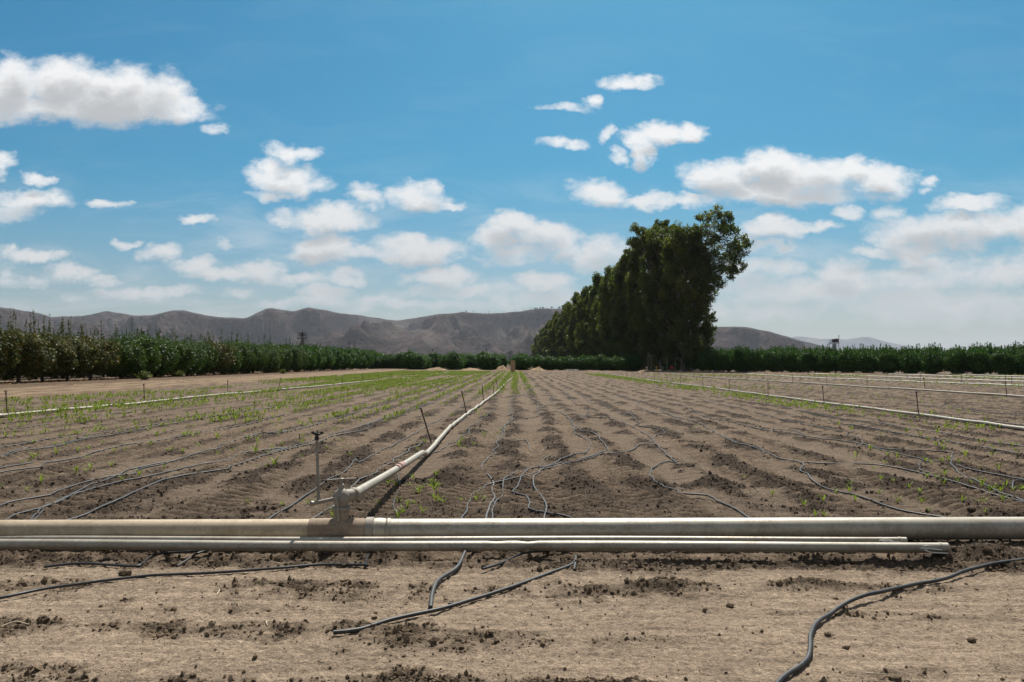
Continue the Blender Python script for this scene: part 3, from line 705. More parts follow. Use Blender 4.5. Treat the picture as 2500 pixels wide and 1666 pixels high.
d = top - rel_; L_ = d.length; nr.rotation_euler = d.to_track_quat('Z', 'Y').to_euler()
m = MB(); m.tube([(0, 0, -.005), (0, 0, L_ * .5), (0, 0, L_ - .06)], .0125, 14); m.build("riser_pipe", M_STEEL, nr)
m = MB(); z = L_ - .06
m.lathe([(.0125, z), (.018, z + .003), (.018, z + .022), (.013, z + .026), (.013, z + .04), (.021, z + .043), (.021, z + .052), (.008, z + .058), (.005, z + .066)], 14)
m.tube([(-.045, 0, z + .05), (-.02, 0, z + .042), (.02, 0, z + .055), (.036, 0, z + .06)], [.006, .009, .009, .007], 8); m.box((-.042, 0, z + .053), (.018, .026, .018)); m.box((.034, 0, z + .063), (.014, .03, .012)); m.tube([(.0, .016, z + .045), (.0, .02, z + .07), (0, 0, z + .078)], .004, 6)
m.build("sprinkler_head", M_BLACK, nr)
m = MB(); q = Vector((hc.x - .05, hc.y + .02, .345)) - rel_; Rm = d.to_track_quat('Z', 'Y').to_matrix().inverted(); q = Rm @ q
m.tube(catmull([(0, 0, .03), (0, 0, .0), (.02, .0, -.018), (.05, 0, -.02), q], .01), .016, 12); m.tube([(.045, 0, -.021), (.047, 0, -.021), (.065, 0, -.019), (.067, 0, -.019)], [.016, .022, .022, .016], 12); m.build("elbow", M_STEEL, nr)

def riser(px, py, tx, ty, label):
    b = G(px, py); b.z = .0; D = b.y; t = AT(tx, ty, D); dd = t - b
    L = min(max(dd.length, .45), .72)
    z0 = hz(b.x, b.y) if D < 60 else .02
    o = empty("sprinkler_riser", (b.x, b.y, z0), label, "sprinkler", "sprinkler risers"); s = L / .63
    o.scale = (s, s, s); o.rotation_euler = dd.normalized().to_track_quat('Z', 'Y').to_euler()
    link("riser_pipe", RP, o); link("sprinkler_head", RHD, o)
rows = {
 "centre lateral": [(1053, 1083, 1027, 997), (1140, 1017, 1127, 957), (1181, 985, 1177, 941), (1206, 968, 1203, 932), (1216, 957, 1211, 927), (1228, 944, 1227, 921), (1234, 938, 1232, 918), (1240, 932, 1239, 915), (1247, 926, 1247, 913), (1252, 921, 1252, 911)],
 "left lateral": [(18, 1018, 14, 955), (353, 986, 351, 938), (556, 965, 556, 929), (679, 955, 686, 924), (767, 945, 769, 919), (835, 939, 836, 916), (884, 934, 885, 914), (923, 930, 923, 912), (954, 927, 954, 911), (983, 923, 983, 910), (1011, 921, 1011, 909), (1030, 919, 1030, 908)],
 "nearest right lateral": [(2243, 1018, 2237, 957), (2012, 988, 2008, 942), (1875, 971, 1875, 934), (1780, 958, 1780, 927), (1716, 948, 1716, 922), (1662, 942, 1662, 918), (1628, 936, 1628, 915), (1598, 932, 1598, 913), (1570, 928, 1570, 912), (1550, 925, 1550, 911), (1530, 922, 1530, 910)],
 "second right lateral": [(2458, 970, 2455, 933), (2259, 955, 2255, 921), (2117, 947, 2117, 921), (2017, 940, 2017, 918), (1935, 936, 1935, 914), (1873, 932, 1873, 913), (1822, 929, 1822, 912), (1783, 926, 1783, 911), (1742, 923, 1742, 910), (1710, 921, 1710, 909)],
 "third right lateral": [(2470, 944, 2470, 919), (2348, 938, 2347, 916), (2247, 935, 2247, 915), (2165, 931, 2165, 914), (2098, 928, 2098, 913), (2040, 926, 2040, 911), (1988, 924, 1988, 911)],
 "fourth right lateral": [(2455, 934, 2455, 914), (2360, 931, 2360, 914), (2290, 928, 2290, 912), (2215, 926, 2215, 912)],
}
for nm, L in rows.items():
    for i, q in enumerate(L):
        riser(*q, "%s rusty sprinkler riser along the %s, counting away from the camera" % (ordinal(i) if nm != "centre lateral" else ordinal(i), nm))

# laterals: aluminium pipe sections lying in the field
def lateral(pts, r, mt, label, snake=0.0, step=.8, couplers=None):
    P = catmull(pts, step); out = []
    for i, p in enumerate(P):
        g = hz(p.x, p.y) if p.y < 90 else 0.02
        z = max(p.z, g + r * .75) if p.z > .12 else g * .5 + r + .02
        out.append(Vector((p.x, p.y, z)))
    b = MB(); b.tube(out, r, 14)
    o = b.build("lateral_pipe", mt); tag(o, label, "pipe", "sprinkler laterals")
    c = MB(); n = 0
    for q in couplers or []:
        g = G(*q); k = min(range(len(out)), key=lambda i: (out[i] - g).length)
        k = min(max(k, 0), len(out) - 2); dd = (out[k + 1] - out[k]).normalized(); p = out[k]
        c.tube([p - dd * .10, p - dd * .095, p - dd * .02, p + dd * .02, p + dd * .095, p + dd * .10], [r, r * 1.12, r * 1.12, r * 1.3, r * 1.12, r], 14); n += 1
    if n: c.build("couplers", mt, o); 
    return o
LR = .037
cpts = [LS + ld * .02, LS + (LE - LS) * .33 - Vector((0, 0, .012)), LS + (LE - LS) * .66 - Vector((0, 0, .006)), LE] + [G(px, py) for px, py in ((1100, 1048), (1145, 1013), (1184, 983), (1212, 962), (1228, 945), (1240, 932), (1250, 925), (1258, 917), (1266, 909.5))]
lat = lateral(cpts, LR, M_LAT, "pale pipe sloping down from the hydrant valve and away up the field", step=.5, couplers=[(1058, 1087), (1145, 1014)])
# faded red paint mark on the pipe
pA = LS + (LE - LS) * .355; dd = (LE - LS).normalized(); mk = MB(); 
for k in (0, .22, .34):
    q0 = pA + dd * k; zz = Vector((0, 0, -.004))
    mk.tube([q0 + zz, q0 + dd * .12 + zz], LR + .0035, 14, False)
mko = mk.build("red_paint_mark", M_RED, lat)
lateral([G(px, py) for px, py in ((-420, 1069), (0, 1021), (180, 1003), (353, 987), (556, 965.5), (680, 955), (850, 938), (960, 927), (1040, 919), (1100, 909.5))], .038, M_LAT, "long pale pipe crossing the green seedlings on the left of the field", couplers=[q[:2] for q in rows["left lateral"][:4]])
lateral([G(px, py) for px, py in ((2900, 1115), (2500, 1056), (2243, 1018), (2011, 988), (1875, 970), (1716, 947), (1600, 933), (1530, 922), (1465, 912))], .04, M_LAT, "nearest long pale pipe running across the right of the field", couplers=[q[:2] for q in rows["nearest right lateral"][:4]])
lateral([G(px, py) for px, py in ((2750, 993), (2500, 971.5), (2259, 955.5), (2118, 947.5), (1873, 932), (1742, 924), (1640, 916))], .042, M_LAT, "second long pale pipe across the right of the field")
lateral([G(px, py) for px, py in ((2700, 954), (2500, 944), (2258, 935), (2016, 925), (1900, 919), (1822, 914))], .045, M_WHITEPIPE, "third long pale pipe on the right, a thin white line")
lateral([G(px, py) for px, py in ((2700, 940), (2500, 934), (2244, 925), (1986, 914))], .05, M_WHITEPIPE, "fourth pale pipe from the front on the right, before the orchard")
lateral([G(px, py) for px, py in ((2700, 931), (2500, 926), (2169, 915))], .055, M_WHITEPIPE, "fifth pale pipe on the right, one before the farthest")
lateral([G(px, py) for px, py in ((2700, 925), (2500, 921), (2312, 915))], .055, M_WHITEPIPE, "farthest pale pipe on the right, closest to the orchard")

# two loose pipes lying in front of the main pipe
def loose(name, a, bnd, r, label, clip_px, dents=()):
    P = [a + (bnd - a) * t for t in np.linspace(0, 1, 160)]
    R = [r] * len(P); Q = []
    for i, p in enumerate(P):
        dz = 0.004 * math.sin(i * .11) 
        for (dx, dep) in dents:
            if abs(p.x - dx) < .03: R[i] = r - dep * (1 - abs(p.x - dx) / .03)
        Q.append(p + Vector((0, 0, dz)))
    mbx = MB(); mbx.tube(Q[:-1], R[:-1], 28, cap=False)
    mbx.hollow(Q[-2:], r, 28, .004, .5)
    o = mbx.build(name, M_ALU); tag(o, label, "pipe", "loose pipes in front")
    d = (Q[-1] - Q[-2]).normalized(); e = Q[-1]
    c = MB(); c.tube([e - d * .06, e - d * .058, e - d * .045, e - d * .043], [r, r + .003, r + .003, r], 28); c.build("end_ring", M_ALU, o)
    w = MB(); base = e - d * .16
    w.tube(catmull([base + Vector((.10, -r * .95, -r * .2)), base + Vector((.0, -r - .004, .004)), base + Vector((-.06, -r * .9, r * .2)), base + Vector((.0, -r * .75, r * .62)), base + Vector((.05, -r * .9, r * .1))], .01), .0038, 6)
    w.tube(catmull([base + Vector((-.03, -r - .003, -.004)), base + Vector((.02, -r - .012, -r * .6)), base + Vector((.16, -r - .012, -r * .8))], .01), .0045, 6)
    w.build("wire_latch", M_WIRE, o)
    return o
loose("loose_pipe", Vector((-9, 5.885, .062)), AT(2212, 1319, 6.06), .0255, "thinner loose pipe lying between the main pipe and the front pipe", None)
e2 = AT(2313, 1336.5, 5.86)
loose("loose_pipe", Vector((-9, 5.74, e2.z)), e2, .0365, "dented loose pipe lying nearest the camera with wire latch at its end", None, ((-.14, .007), (.1, .008)))

# ------------------------------------------------------------------ drip hoses
def Lz(L): return [(x / 3.361, 900 + y / 3.361) for x, y in L]
def Mz(L): return [(600 + x / 3.361, 740 + y / 3.361) for x, y in L]
def Nz(L): return [(600 + x / 3.361, 1000 + y / 3.361) for x, y in L]
def Cz(L): return [(1100 + x / 3.733, 880 + y / 3.733) for x, y in L]
def Rz(L): return [(1600 + x / 2.614, 900 + y / 2.614) for x, y in L]
def F1(L): return [(x / 2.614, 1200 + y / 2.614) for x, y in L]
def F2(L): return [(800 + x / 2.614, 1200 + y / 2.614) for x, y in L]
def F3(L): return [(1600 + x / 2.614, 1200 + y / 2.614) for x, y in L]
hrs = np.random.RandomState(21)
def hose(px, label, r=.0125, mt=None, lift=None, group="drip hoses in the field", name="drip_hose", wig=1.0, bury=False):
    W = [GH(*p, up=r) for p in px]; W = [Vector((w.x, w.y, 0)) for w in W]; r = r * .76; D = np.mean([w.y for w in W])
    P = catmull(W, .05 if D < 8 else .09 if D < 16 else .2)
    n = len(P); xs = np.array([p.x for p in P]); ys = np.array([p.y for p in P])
    a = .019 * wig * min(D / 9, 3)
    xs = xs + a * perlin(np.arange(n) * .23 + hrs.rand() * 99, np.zeros(n), 7) ; ys = ys + a * 1.2 * perlin(np.arange(n) * .19 + hrs.rand() * 99, np.zeros(n), 8)
    h = soil(xs, ys)[0]
    k = 5; hp = np.pad(h, k, mode='edge'); hm = np.max(np.stack([hp[i:i + n] for i in range(2 * k + 1)]), 0); ha = np.convolve(np.pad(h, 3, mode='edge'), np.ones(7) / 7, 'valid')
    if wig < .9:                                # stiff lengths on the track bridge the small bumps
        kw = min(31, (n // 3) * 2 + 1); kk = kw // 2; ha = np.convolve(np.pad(ha, kk, mode='edge'), np.ones(kw) / kw, 'valid')[:n]; z = ha + r * 1.0
    else: z = .35 * hm + .65 * ha + r * .85
    if lift is not None: z = z + np.interp(np.linspace(0, 1, n), *lift)
    rr_ = r * (1 + .05 * perlin(np.arange(n) * .3, np.zeros(n), 9))
    b = MB(); b.tube(np.stack([xs, ys, z], -1), rr_, 10)
    o = b.build(name, mt or M_TUBE); tag(o, label, "hose", group); return o
B, Dm, Sh = M_TUBE, M_TUBED, M_TUBES
hose([(-120, 1275)] + Lz([(0, 1130), (130, 1095), (400, 1040), (450, 1015), (680, 945), (900, 890), (1090, 860), (1110, 845), (1200, 810), (1380, 770)]), "black hose topmost of the bundle leaving the lower left of the field")
hose(F1([(-60, 250)]) + Lz([(30, 1260), (90, 1215), (330, 1150), (500, 1080), (630, 1020), (740, 960), (900, 905), (960, 875), (1060, 830), (1250, 790), (1370, 770), (1450, 750), (1680, 680), (1790, 655), (1830, 620), (2080, 545), (2353, 510)]) + Mz([(400, 1040), (600, 985), (800, 930), (960, 885), (1150, 820), (1300, 780)]), "long black hose crossing the left bundle and running far up the field")
hose(F1([(120, 250)]) + Lz([(230, 1255), (300, 1195), (380, 1130), (640, 1025), (1000, 925), (1250, 880), (1600, 800), (1900, 735), (2000, 700), (2353, 660)]) + Mz([(180, 1250 - 25), (380, 1185), (580, 1130), (700, 1080), (850, 1040), (1100, 965), (1290, 920), (1310, 900), (1360, 880), (1450, 850), (1640, 770), (1780, 700)]), "black hose with a split branch at its near end, third in the left bundle")
hose(F1([(330, 250)]) + Lz([(520, 1260), (700, 1190), (1000, 1065), (1200, 975), (1400, 905), (1850, 830), (1900, 795), (2150, 715), (2353, 670)]) + Mz([(570, 1145), (700, 1095), (850, 1065), (1000, 1030), (1020, 990), (1220, 905)]), "smooth grey-black hose running diagonally below the left bundle", r=.0135)
hose(Lz([(380, 1130), (360, 1150), (310, 1220), (285, 1262)]), "short forked hose stub beside the hose bundle at lower left", r=.010)
hose([(-90, 1172)] + Lz([(0, 855), (330, 805), (380, 775), (650, 725), (800, 680), (1050, 620), (1250, 600), (1500, 550), (1750, 515), (2050, 455), (2353, 370)]), "black hose winding through seedlings just above the left bundle")
hose([(-90, 1160)] + Lz([(0, 815), (120, 797), (270, 768)]), "short black hose length above the winding hose at the left edge", r=.011)
hose([(-90, 1130)] + Lz([(0, 715), (200, 660), (400, 645), (700, 575), (900, 545), (1200, 495), (1500, 435), (1900, 370), (2353, 300)]), "thick straight black hose among the left seedlings")
hose([(-90, 1136)] + Lz([(0, 722), (210, 672), (420, 645), (620, 608), (800, 570)]), "second strand lying against the thick straight hose at left", r=.010)
hose([(-90, 1098)] + Lz([(0, 640), (400, 580), (500, 570), (650, 550), (1000, 500), (1250, 460), (1500, 420)]), "thin black hose one row above the thick straight hose")
hose([(-90, 1054)] + Lz([(0, 495), (130, 490), (410, 450)]), "short black hose at the left edge under the pale lateral", r=.012)
hose(Lz([(400, 405), (620, 390), (830, 382), (1050, 365), (1180, 345)]), "thin black hose just below the left pale lateral", r=.012)
hose(Lz([(150, 345), (300, 340), (420, 330), (560, 320)]), "dark hose scrap just above the left pale lateral", r=.012)
hose(Mz([(0, 890), (200, 860), (420, 840), (700, 810), (900, 780), (1150, 740)]), "faint hose far up the left seedling rows", r=.012, mt=Dm)
hose(Mz([(0, 1110), (130, 1075), (230, 1068), (400, 1040), (600, 985), (760, 945)]), "grey hose beside the pale dust furrow left of centre", r=.012)
hose(Mz([(1165, 880), (1210, 855), (1290, 850), (1420, 800), (1450, 770), (1640, 715), (1780, 690)]), "thin grey hose crossing the ridge left of the centre lateral", r=.010, mt=Dm)
hose(Mz([(1310, 880), (1500, 830), (1560, 810), (1640, 770), (1660, 790)]), "crooked grey hose scrap in the left middle distance", r=.010, mt=Dm)
hose(F1([(1690, 200)]) + Nz([(170, 915), (280, 835), (440, 745), (600, 630), (680, 570), (830, 495), (900, 405), (912, 430)]), "grey hose passing under the nearest riser left of the valve", r=.0125)
hose(Nz([(480, 945), (510, 915), (620, 850), (730, 790), (800, 720), (890, 620), (950, 570), (1080, 520), (1075, 500), (1200, 440), (1220, 405), (1330, 350), (1340, 325), (1410, 300), (1460, 270)]), "grey hose emerging behind the hydrant valve, left of the sloping pipe", mt=Dm)
hose(Nz([(920, 432), (980, 415), (1050, 365), (1150, 325), (1270, 260), (1400, 190), (1520, 115), (1560, 100), (1650, 50), (1730, 0)]) + Mz([(1780, 840), (1810, 810), (1950, 760), (2050, 690)]), "long grey hose left of the risers along the centre lateral", r=.011, mt=Dm)
hose(Nz([(1570, 235), (1650, 175), (1800, 70), (1900, 5)]), "short grey hose hugging the left side of the sloping pipe", r=.010, mt=Dm)
hose(Nz([(1250, 860), (1210, 780), (1250, 690), (1265, 600), (1240, 530)]), "short curled hose in the sloping pipe's shadow", r=.009)
hose(Nz([(1420, 400), (1480, 370), (1600, 335), (1650, 290), (1740, 260), (1740, 240), (1830, 190), (1830, 150), (1920, 95), (1980, 50), (2040, 0)]), "kinked grey hose close along the right side of the sloping pipe", r=.011, mt=Dm, wig=1.6)
hose(Cz([(70, 1500), (100, 1450), (160, 1320), (210, 1220), (310, 1165), (370, 1130), (640, 1065), (850, 1000), (1050, 940), (1230, 905), (1380, 850), (1580, 835), (1720, 770), (1820, 750), (1870, 700), (1940, 665), (1915, 625), (1690, 595), (1720, 575), (1690, 550), (1650, 500), (1600, 480), (1630, 465), (1670, 475)]), "longest grey hose sweeping from the pipe's middle to the upper right loop")
hose(Cz([(310, 1500), (320, 1450), (350, 1360), (400, 1290), (380, 1200), (385, 1120), (340, 1030)]), "wide flattened hose upright in the picture left of the tangle", r=.015, mt=Dm)
hose(Cz([(378, 1500), (380, 1445), (400, 1320), (480, 1190), (475, 1120), (520, 1060), (660, 1000), (900, 965), (1050, 885), (1170, 860), (1250, 820), (1265, 740), (1160, 690), (1130, 650), (1130, 600), (1090, 570)]), "grey hose rising through the tangle to the middle kink")
hose(Cz([(862, 1500), (860, 1445), (840, 1280), (760, 1130), (755, 1070), (800, 1030), (850, 985), (1060, 910), (1280, 890), (1420, 815), (1420, 790), (1340, 690), (1280, 655), (1200, 650), (1160, 610), (1100, 580), (1090, 540), (1000, 480), (850, 455), (800, 480), (790, 430), (790, 380), (700, 330), (660, 310)]), "long grey hose curving through the tangle and far up the furrows", mt=Dm)
hose(Cz([(1140, 1462), (1080, 1440), (960, 1400), (720, 1350), (725, 1310), (690, 1260), (560, 1205), (620, 1150), (640, 1070), (700, 1010), (690, 995)]), "dark zigzag hose ending behind the main pipe right of the tangle")
hose(Cz([(810, 970), (840, 910), (910, 860)]), "short hose end sticking up out of the tangle", r=.011)
hose(Cz([(800, 855), (720, 795), (685, 740), (600, 728), (470, 715), (470, 680), (490, 610), (570, 550), (650, 530), (790, 515), (800, 490)]), "grey hose bending square across the ridge above the tangle", r=.011)
hose(Cz([(300, 1030), (320, 970), (300, 940), (340, 880), (420, 850), (390, 830), (420, 780), (430, 720), (480, 650), (490, 600), (560, 520), (540, 470), (550, 370), (600, 330), (680, 310), (760, 250)]), "crinkled grey hose lying along the first furrow right of the lateral", r=.011, mt=Dm, wig=2)
hose(Rz([(640, 975), (590, 950), (500, 890), (330, 825), (150, 795)]) + Cz([(2080, 1205), (1950, 1160), (1850, 1100), (1820, 1040), (1850, 980), (1960, 925), (2060, 930), (2020, 900), (1900, 790), (1800, 680), (1650, 600), (1500, 550), (1280, 525), (1230, 500), (1260, 450)]), "grey hose making a wide U bend in the middle right of the field")
hose(Cz([(1080, 515), (1180, 512), (1270, 510)]), "thin straight hose piece across the ridge in mid field", r=.010)
hose(Cz([(1110, 570), (1120, 545), (1150, 530), (1280, 508)]), "thin curved hose piece beside the straight one in mid field", r=.010)
hose(Cz([(1180, 410), (1140, 400), (1100, 350), (1030, 290), (1040, 265), (1080, 262)]), "pale hose hooked at its far end, distant middle of the field", r=.012, mt=Dm)
hose(Cz([(810, 440), (880, 410), (940, 405), (910, 350), (950, 340), (900, 320), (820, 318)]), "small looping pale hose in the distant middle furrows", r=.012, mt=Dm)
hose(Cz([(1460, 440), (1380, 395), (1290, 395), (1230, 350), (1180, 300)]), "pale hose stepping down a furrow right of the hooked one", r=.012, mt=Dm)
hose(Cz([(2240, 585), (2150, 575), (1990, 490), (1870, 480), (1740, 430), (1690, 405), (1720, 375), (1600, 350), (1500, 310)]), "pale hose with a small knot in the right distance", r=.012, mt=Dm)
hose(Rz([(1900, 962), (1780, 940), (1600, 910), (1450, 870), (1280, 805), (1100, 770), (1000, 710), (970, 670), (925, 650), (940, 610), (800, 575), (700, 535), (620, 500), (500, 465), (430, 430), (370, 400), (330, 380), (280, 350), (100, 300), (30, 265)]), "long black hose from behind the right pipe end up the field")
hose(Rz([(700, 535), (660, 510), (560, 485), (500, 468), (400, 415), (350, 400)]), "second strand twisted with the long black hose on the right", r=.010)
hose(Rz([(2600, 930), (2353, 850), (1950, 730), (1750, 675), (1450, 625), (1100, 605), (950, 600)]), "straight black hose branching to the right edge, lower one")
hose(Rz([(2600, 912), (2353, 840), (2150, 780), (2000, 700), (1900, 620), (1890, 560), (1860, 535), (1500, 520), (1350, 485), (1150, 455), (950, 430), (700, 395), (500, 350), (350, 315), (250, 275), (140, 225)]), "black hose turning a sharp corner by the right seedlings", wig=1.4)
hose(Rz([(2600, 770), (2353, 710), (2150, 670), (2000, 640), (1900, 605)]), "black hose running from the sharp corner to the right edge", r=.011)
hose(Rz([(1780, 682), (1740, 670), (1690, 640), (1690, 605), (1750, 595), (1620, 555), (1450, 520), (1280, 480)]), "thin hose with a small hook under the sharp corner hose", r=.010, mt=Dm)
hose(Rz([(1350, 485), (1320, 475), (1300, 440), (1230, 430), (1225, 410), (1260, 405)]), "short grey hose loop left of the sharp corner", r=.011, mt=Dm)
hose(Rz([(2600, 600), (2353, 550), (2000, 490), (1700, 440), (1400, 385), (1200, 350), (1100, 320)]), "straight dark hose third row in front of the nearest right lateral")
hose(Rz([(2600, 550), (2353, 505), (2100, 460), (1850, 415), (1600, 380), (1450, 350), (1200, 320), (1000, 285), (800, 245), (600, 215)]), "straight dark hose closest in front of the nearest right lateral")
hose(Rz([(1170, 400), (950, 355), (780, 320), (650, 280), (450, 235), (270, 190)]), "dusty hose along a furrow in the right middle distance", r=.011, mt=Dm)
hose(Rz([(2600, 330), (2353, 300), (2100, 275), (1850, 245), (1650, 230)]), "dark hose behind the nearest right lateral, upper one", r=.013)
hose(Rz([(2600, 390), (2353, 360), (2100, 330), (1880, 310), (1700, 285)]), "dark hose behind the nearest right lateral, lower one", r=.013)
hose(Rz([(960, 425), (880, 400), (720, 385), (600, 380)]), "faint hose piece between two long hoses on the right", r=.010)
hose(Rz([(2500, 722), (2353, 718), (2290, 728), (2280, 760), (2290, 790)]), "hose end hooking down among seedlings at the right edge", r=.012)
# hoses on the bare track in front
hose(F1([(-90, 705), (0, 690), (200, 650), (310, 630), (500, 600), (730, 565), (950, 540), (1230, 530), (1500, 515), (1800, 490), (2050, 475), (2330, 475)]) + F2([(240, 478), (262, 430), (290, 385), (300, 360)]), "long shiny black hose on the left track bent under the pipes", r=.0115, mt=Sh, group="hose lengths on the track", wig=.5, lift=([0, .06, .3, .9, 1], [.012, .012, .006, .012, .04]))
hose(F1([(280, 485), (420, 470), (560, 468), (850, 480), (900, 462), (1000, 435), (1200, 405), (1290, 395)]), "shiny black hose with a kink under the pipes at left", r=.0115, mt=Sh, group="hose lengths on the track", wig=.5, lift=([0, .5, 1], [.008, .012, .03]))
hose(F1([(1130, 475), (1250, 430), (1330, 392)]), "short dark hose poking from under the left pipes", r=.011, mt=B, group="hose lengths on the track", wig=.4, lift=([0, 1], [.012, .03]))
hose(F2([(950, 350), (930, 378), (880, 430), (830, 490), (740, 550), (690, 600), (668, 660), (656, 735)]), "flattened grey hose end curving out from under the middle pipes", r=.0175, mt=B, group="hose lengths on the track", wig=.4, lift=([0, .2, .5, .8, 1], [.045, .03, .012, .012, .0]))
hose(F2([(990, 510), (1100, 465), (1250, 430), (1400, 395), (1530, 380)]), "short hose with silvery cut end below the middle pipes", r=.0115, mt=Sh, group="hose lengths on the track", wig=.4, lift=([0, .4, 1], [.014, .022, .03]))
hose(F2([(35, 905), (200, 870), (400, 825), (700, 760), (900, 705), (1200, 600), (1400, 520), (1560, 455), (1582, 448), (1576, 492)]), "straight diagonal black hose lying across the bare track at centre", r=.0145, mt=B, group="hose lengths on the track", wig=.4, lift=([0, .1, .5, .9, 1], [.008, .004, .002, .006, 0]))
hose(F2([(770, 710), (800, 715), (850, 722)]), "stub of dark hose beside the straight diagonal hose", r=.010, mt=Dm, group="hose lengths on the track", wig=0)
hose(F3([(740, 1270), (785, 1218), (830, 1180), (960, 1085), (990, 980), (990, 920), (1030, 850), (1100, 795), (1250, 720), (1450, 660), (1650, 605), (1850, 565), (2000, 515), (2200, 460), (2353, 430), (2600, 395)]), "long curved black hose snaking across the lower right track", r=.0155, mt=B, group="hose lengths on the track", wig=.5, lift=([0, .15, .3, .42, .6, .8, 1], [.0, .012, .004, .03, .006, .016, .01]))

# straw scraps on the track
for k, (px, py, lab) in enumerate(((338, 1450, "bent pale straw on the left track"), (536, 1449, "hooked pale straw right of the bent one"), (38, 1528, "short pale straw at the far left edge"), (650, 1535, "tiny pale straw near the left dark clod band"), (2150, 1655, "curved pale straw at the bottom right"), (1515, 1416, "bleached plastic scrap in the middle of the track"), (1726, 1112, "white flat scrap in the right furrows"))):
    p = G(px, py); z = hz(p.x, p.y) + .006; a = k * 1.3 + .4; l = .05 + .015 * (k % 3)
    b = MB(); b.tube(catmull([(-l * math.cos(a), -l * math.sin(a), 0), (0, 0, .012), (l * .8 * math.cos(a + .9), l * .8 * math.sin(a + .9), .002)], .01), [.0025] * 1 if False else .0025, 6)
    o = b.build("straw", M_STRAW); o.location = (p.x, p.y, z); tag(o, lab, "straw", "straw scraps on the ground")

# ------------------------------------------------------------------ corn seedlings
def seedling_mesh(seed, h=.17):
    rs = np.random.RandomState(seed); V = []; F = []; off = 0; nlv = rs.randint(4, 7)
    for i in range(nlv):
        a = rs.rand() * 6.28 if i else 0; a = i * 2.6 + rs.rand() * .7
        L = h * (.65 + .6 * rs.rand()); e0 = 1.25 - .18 * i * rs.rand(); bend = .9 + .8 * rs.rand(); z0 = h * .06 * i
        seg = 6; p = np.array([0, 0, z0]); el = e0; w0 = h * .060 * (1 + .3 * rs.rand()); side = np.array([-math.sin(a), math.cos(a), 0])
        for k in range(seg + 1):
            t = k / seg; w = w0 * (.5 + 1.1 * t) * (1 - t) ** .7 * 1.3 + .0008
            V += [p - side * w, p + np.array([0, 0, -w * .25]), p + side * w]
            if k < seg:
                d = np.array([math.cos(a) * math.cos(el), math.sin(a) * math.cos(el), math.sin(el)]); p = p + d * L / seg; el -= bend / seg * (.5 + t)
                b = off + k * 3; F += [(b, b + 1, b + 4, b + 3), (b + 1, b + 2, b + 5, b + 4)]
        off += (seg + 1) * 3
    t = np.repeat(np.clip(rs.rand(off // 3), 0, 1), 3) * .6 + .2
    return np_mesh("corn_seedling", np.array(V), [np.array(F)], M_CORN, True, {"tint": t})
SV = [seedling_mesh(300 + i, .15 + .012 * (i % 5)) for i in range(8)]
srs = random.Random(9); COUNT = 0
def seedling(x, y, s, label, group):
    global COUNT
    o = link("corn_seedling", SV[srs.randrange(8)], loc=(x, y, hz(x, y) - .004)); o.rotation_euler = (srs.uniform(-.15, .15), srs.uniform(-.15, .15), srs.random() * 6.28); o.scale = (s * .62, s * .62, s * .62)
    tag(o, label, "seedling", group); COUNT += 1
for q in Nz([(1370, 580), (1345, 635), (1450, 650), (1452, 690), (1530, 600), (1560, 560), (1540, 670), (1580, 630), (1165, 650), (1230, 640), (1100, 770), (1330, 800), (1385, 775), (1290, 850), (1250, 905), (1590, 760), (1620, 770), (1560, 755), (1815, 740), (1900, 750), (1950, 755), (1770, 750), (1450, 850), (1400, 650), (1420, 690), (1520, 640), (1550, 690), (1260, 745)]):
    p = GH(*q); seedling(p.x, p.y, srs.uniform(.75, 1.15), "bright corn seedling in the loose clump right of the hydrant valve", "seedlings right of the valve")
for q in Nz([(710, 890), (510, 775), (555, 780), (700, 690), (590, 710), (85, 470), (705, 345), (860, 375), (20, 770), (175, 470), (300, 790), (880, 750), (840, 340)]):
    p = GH(*q); seedling(p.x, p.y, srs.uniform(.55, .9), "small pale corn seedling on bare soil around the nearest riser", "seedlings near the nearest riser")
for q in Nz([(1770, 260), (1750, 310), (1780, 320), (1740, 280), (1475, 275), (1465, 262), (1410, 335), (1870, 300), (1950, 210), (1960, 240), (1700, 60), (1890, 30), (1910, 45), (1930, 20), (1960, 60), (2090, 180), (2060, 200)]):
    p = GH(*q); seedling(p.x, p.y, srs.uniform(.8, 1.3), "corn seedling growing beside the sloping pipe's far length", "seedlings beside the sloping pipe")
for q in Rz([(1440, 715), (1520, 720), (1470, 610), (1555, 620), (1245, 745), (1150, 795), (1235, 790), (1275, 848), (945, 885), (1070, 855), (1020, 945), (1075, 945), (1545, 860), (1700, 860), (1745, 918), (1690, 805), (1430, 800), (1390, 640), (1620, 770), (1725, 610), (1760, 612), (1790, 700), (1840, 690), (1920, 720), (2020, 735), (2065, 725), (2160, 775), (2200, 790), (2240, 750), (2280, 800), (2105, 925), (2100, 870), (2060, 860), (2215, 850), (1960, 855), (1865, 465), (1840, 475), (2280, 500), (2310, 495), (2200, 480), (2100, 475), (1440, 430), (1740, 460), (560, 705), (745, 812), (1730, 700), (2020, 610), (1940, 605), (2080, 650), (1870, 590), (1830, 600), (2330, 800), (2345, 770), (2140, 790)]):
    p = GH(*q); seedling(p.x, p.y, srs.uniform(.7, 1.15), "scattered corn seedling among the hoses at the right of the field", "seedlings at the right")
cand = []
for _ in range(2600):
    y = 8.2 + 17 * srs.random() ** .8; k = srs.randint(-16, -4); x = k * ROW + srs.gauss(0, .09)
    dens = max(0.0, min(1.0, (-x - 2.2 - .0 * y) / 5.0)) * (0.25 + .75 * min(1, (y - 7) / 6)) * (.4 + 1.1 * float(perlin(np.array([x / 1.5]), np.array([y / 2.0]), 400)[0] + .3))
    if x > -.66 * y - 1 and srs.random() < dens * .42: cand.append((y, x))
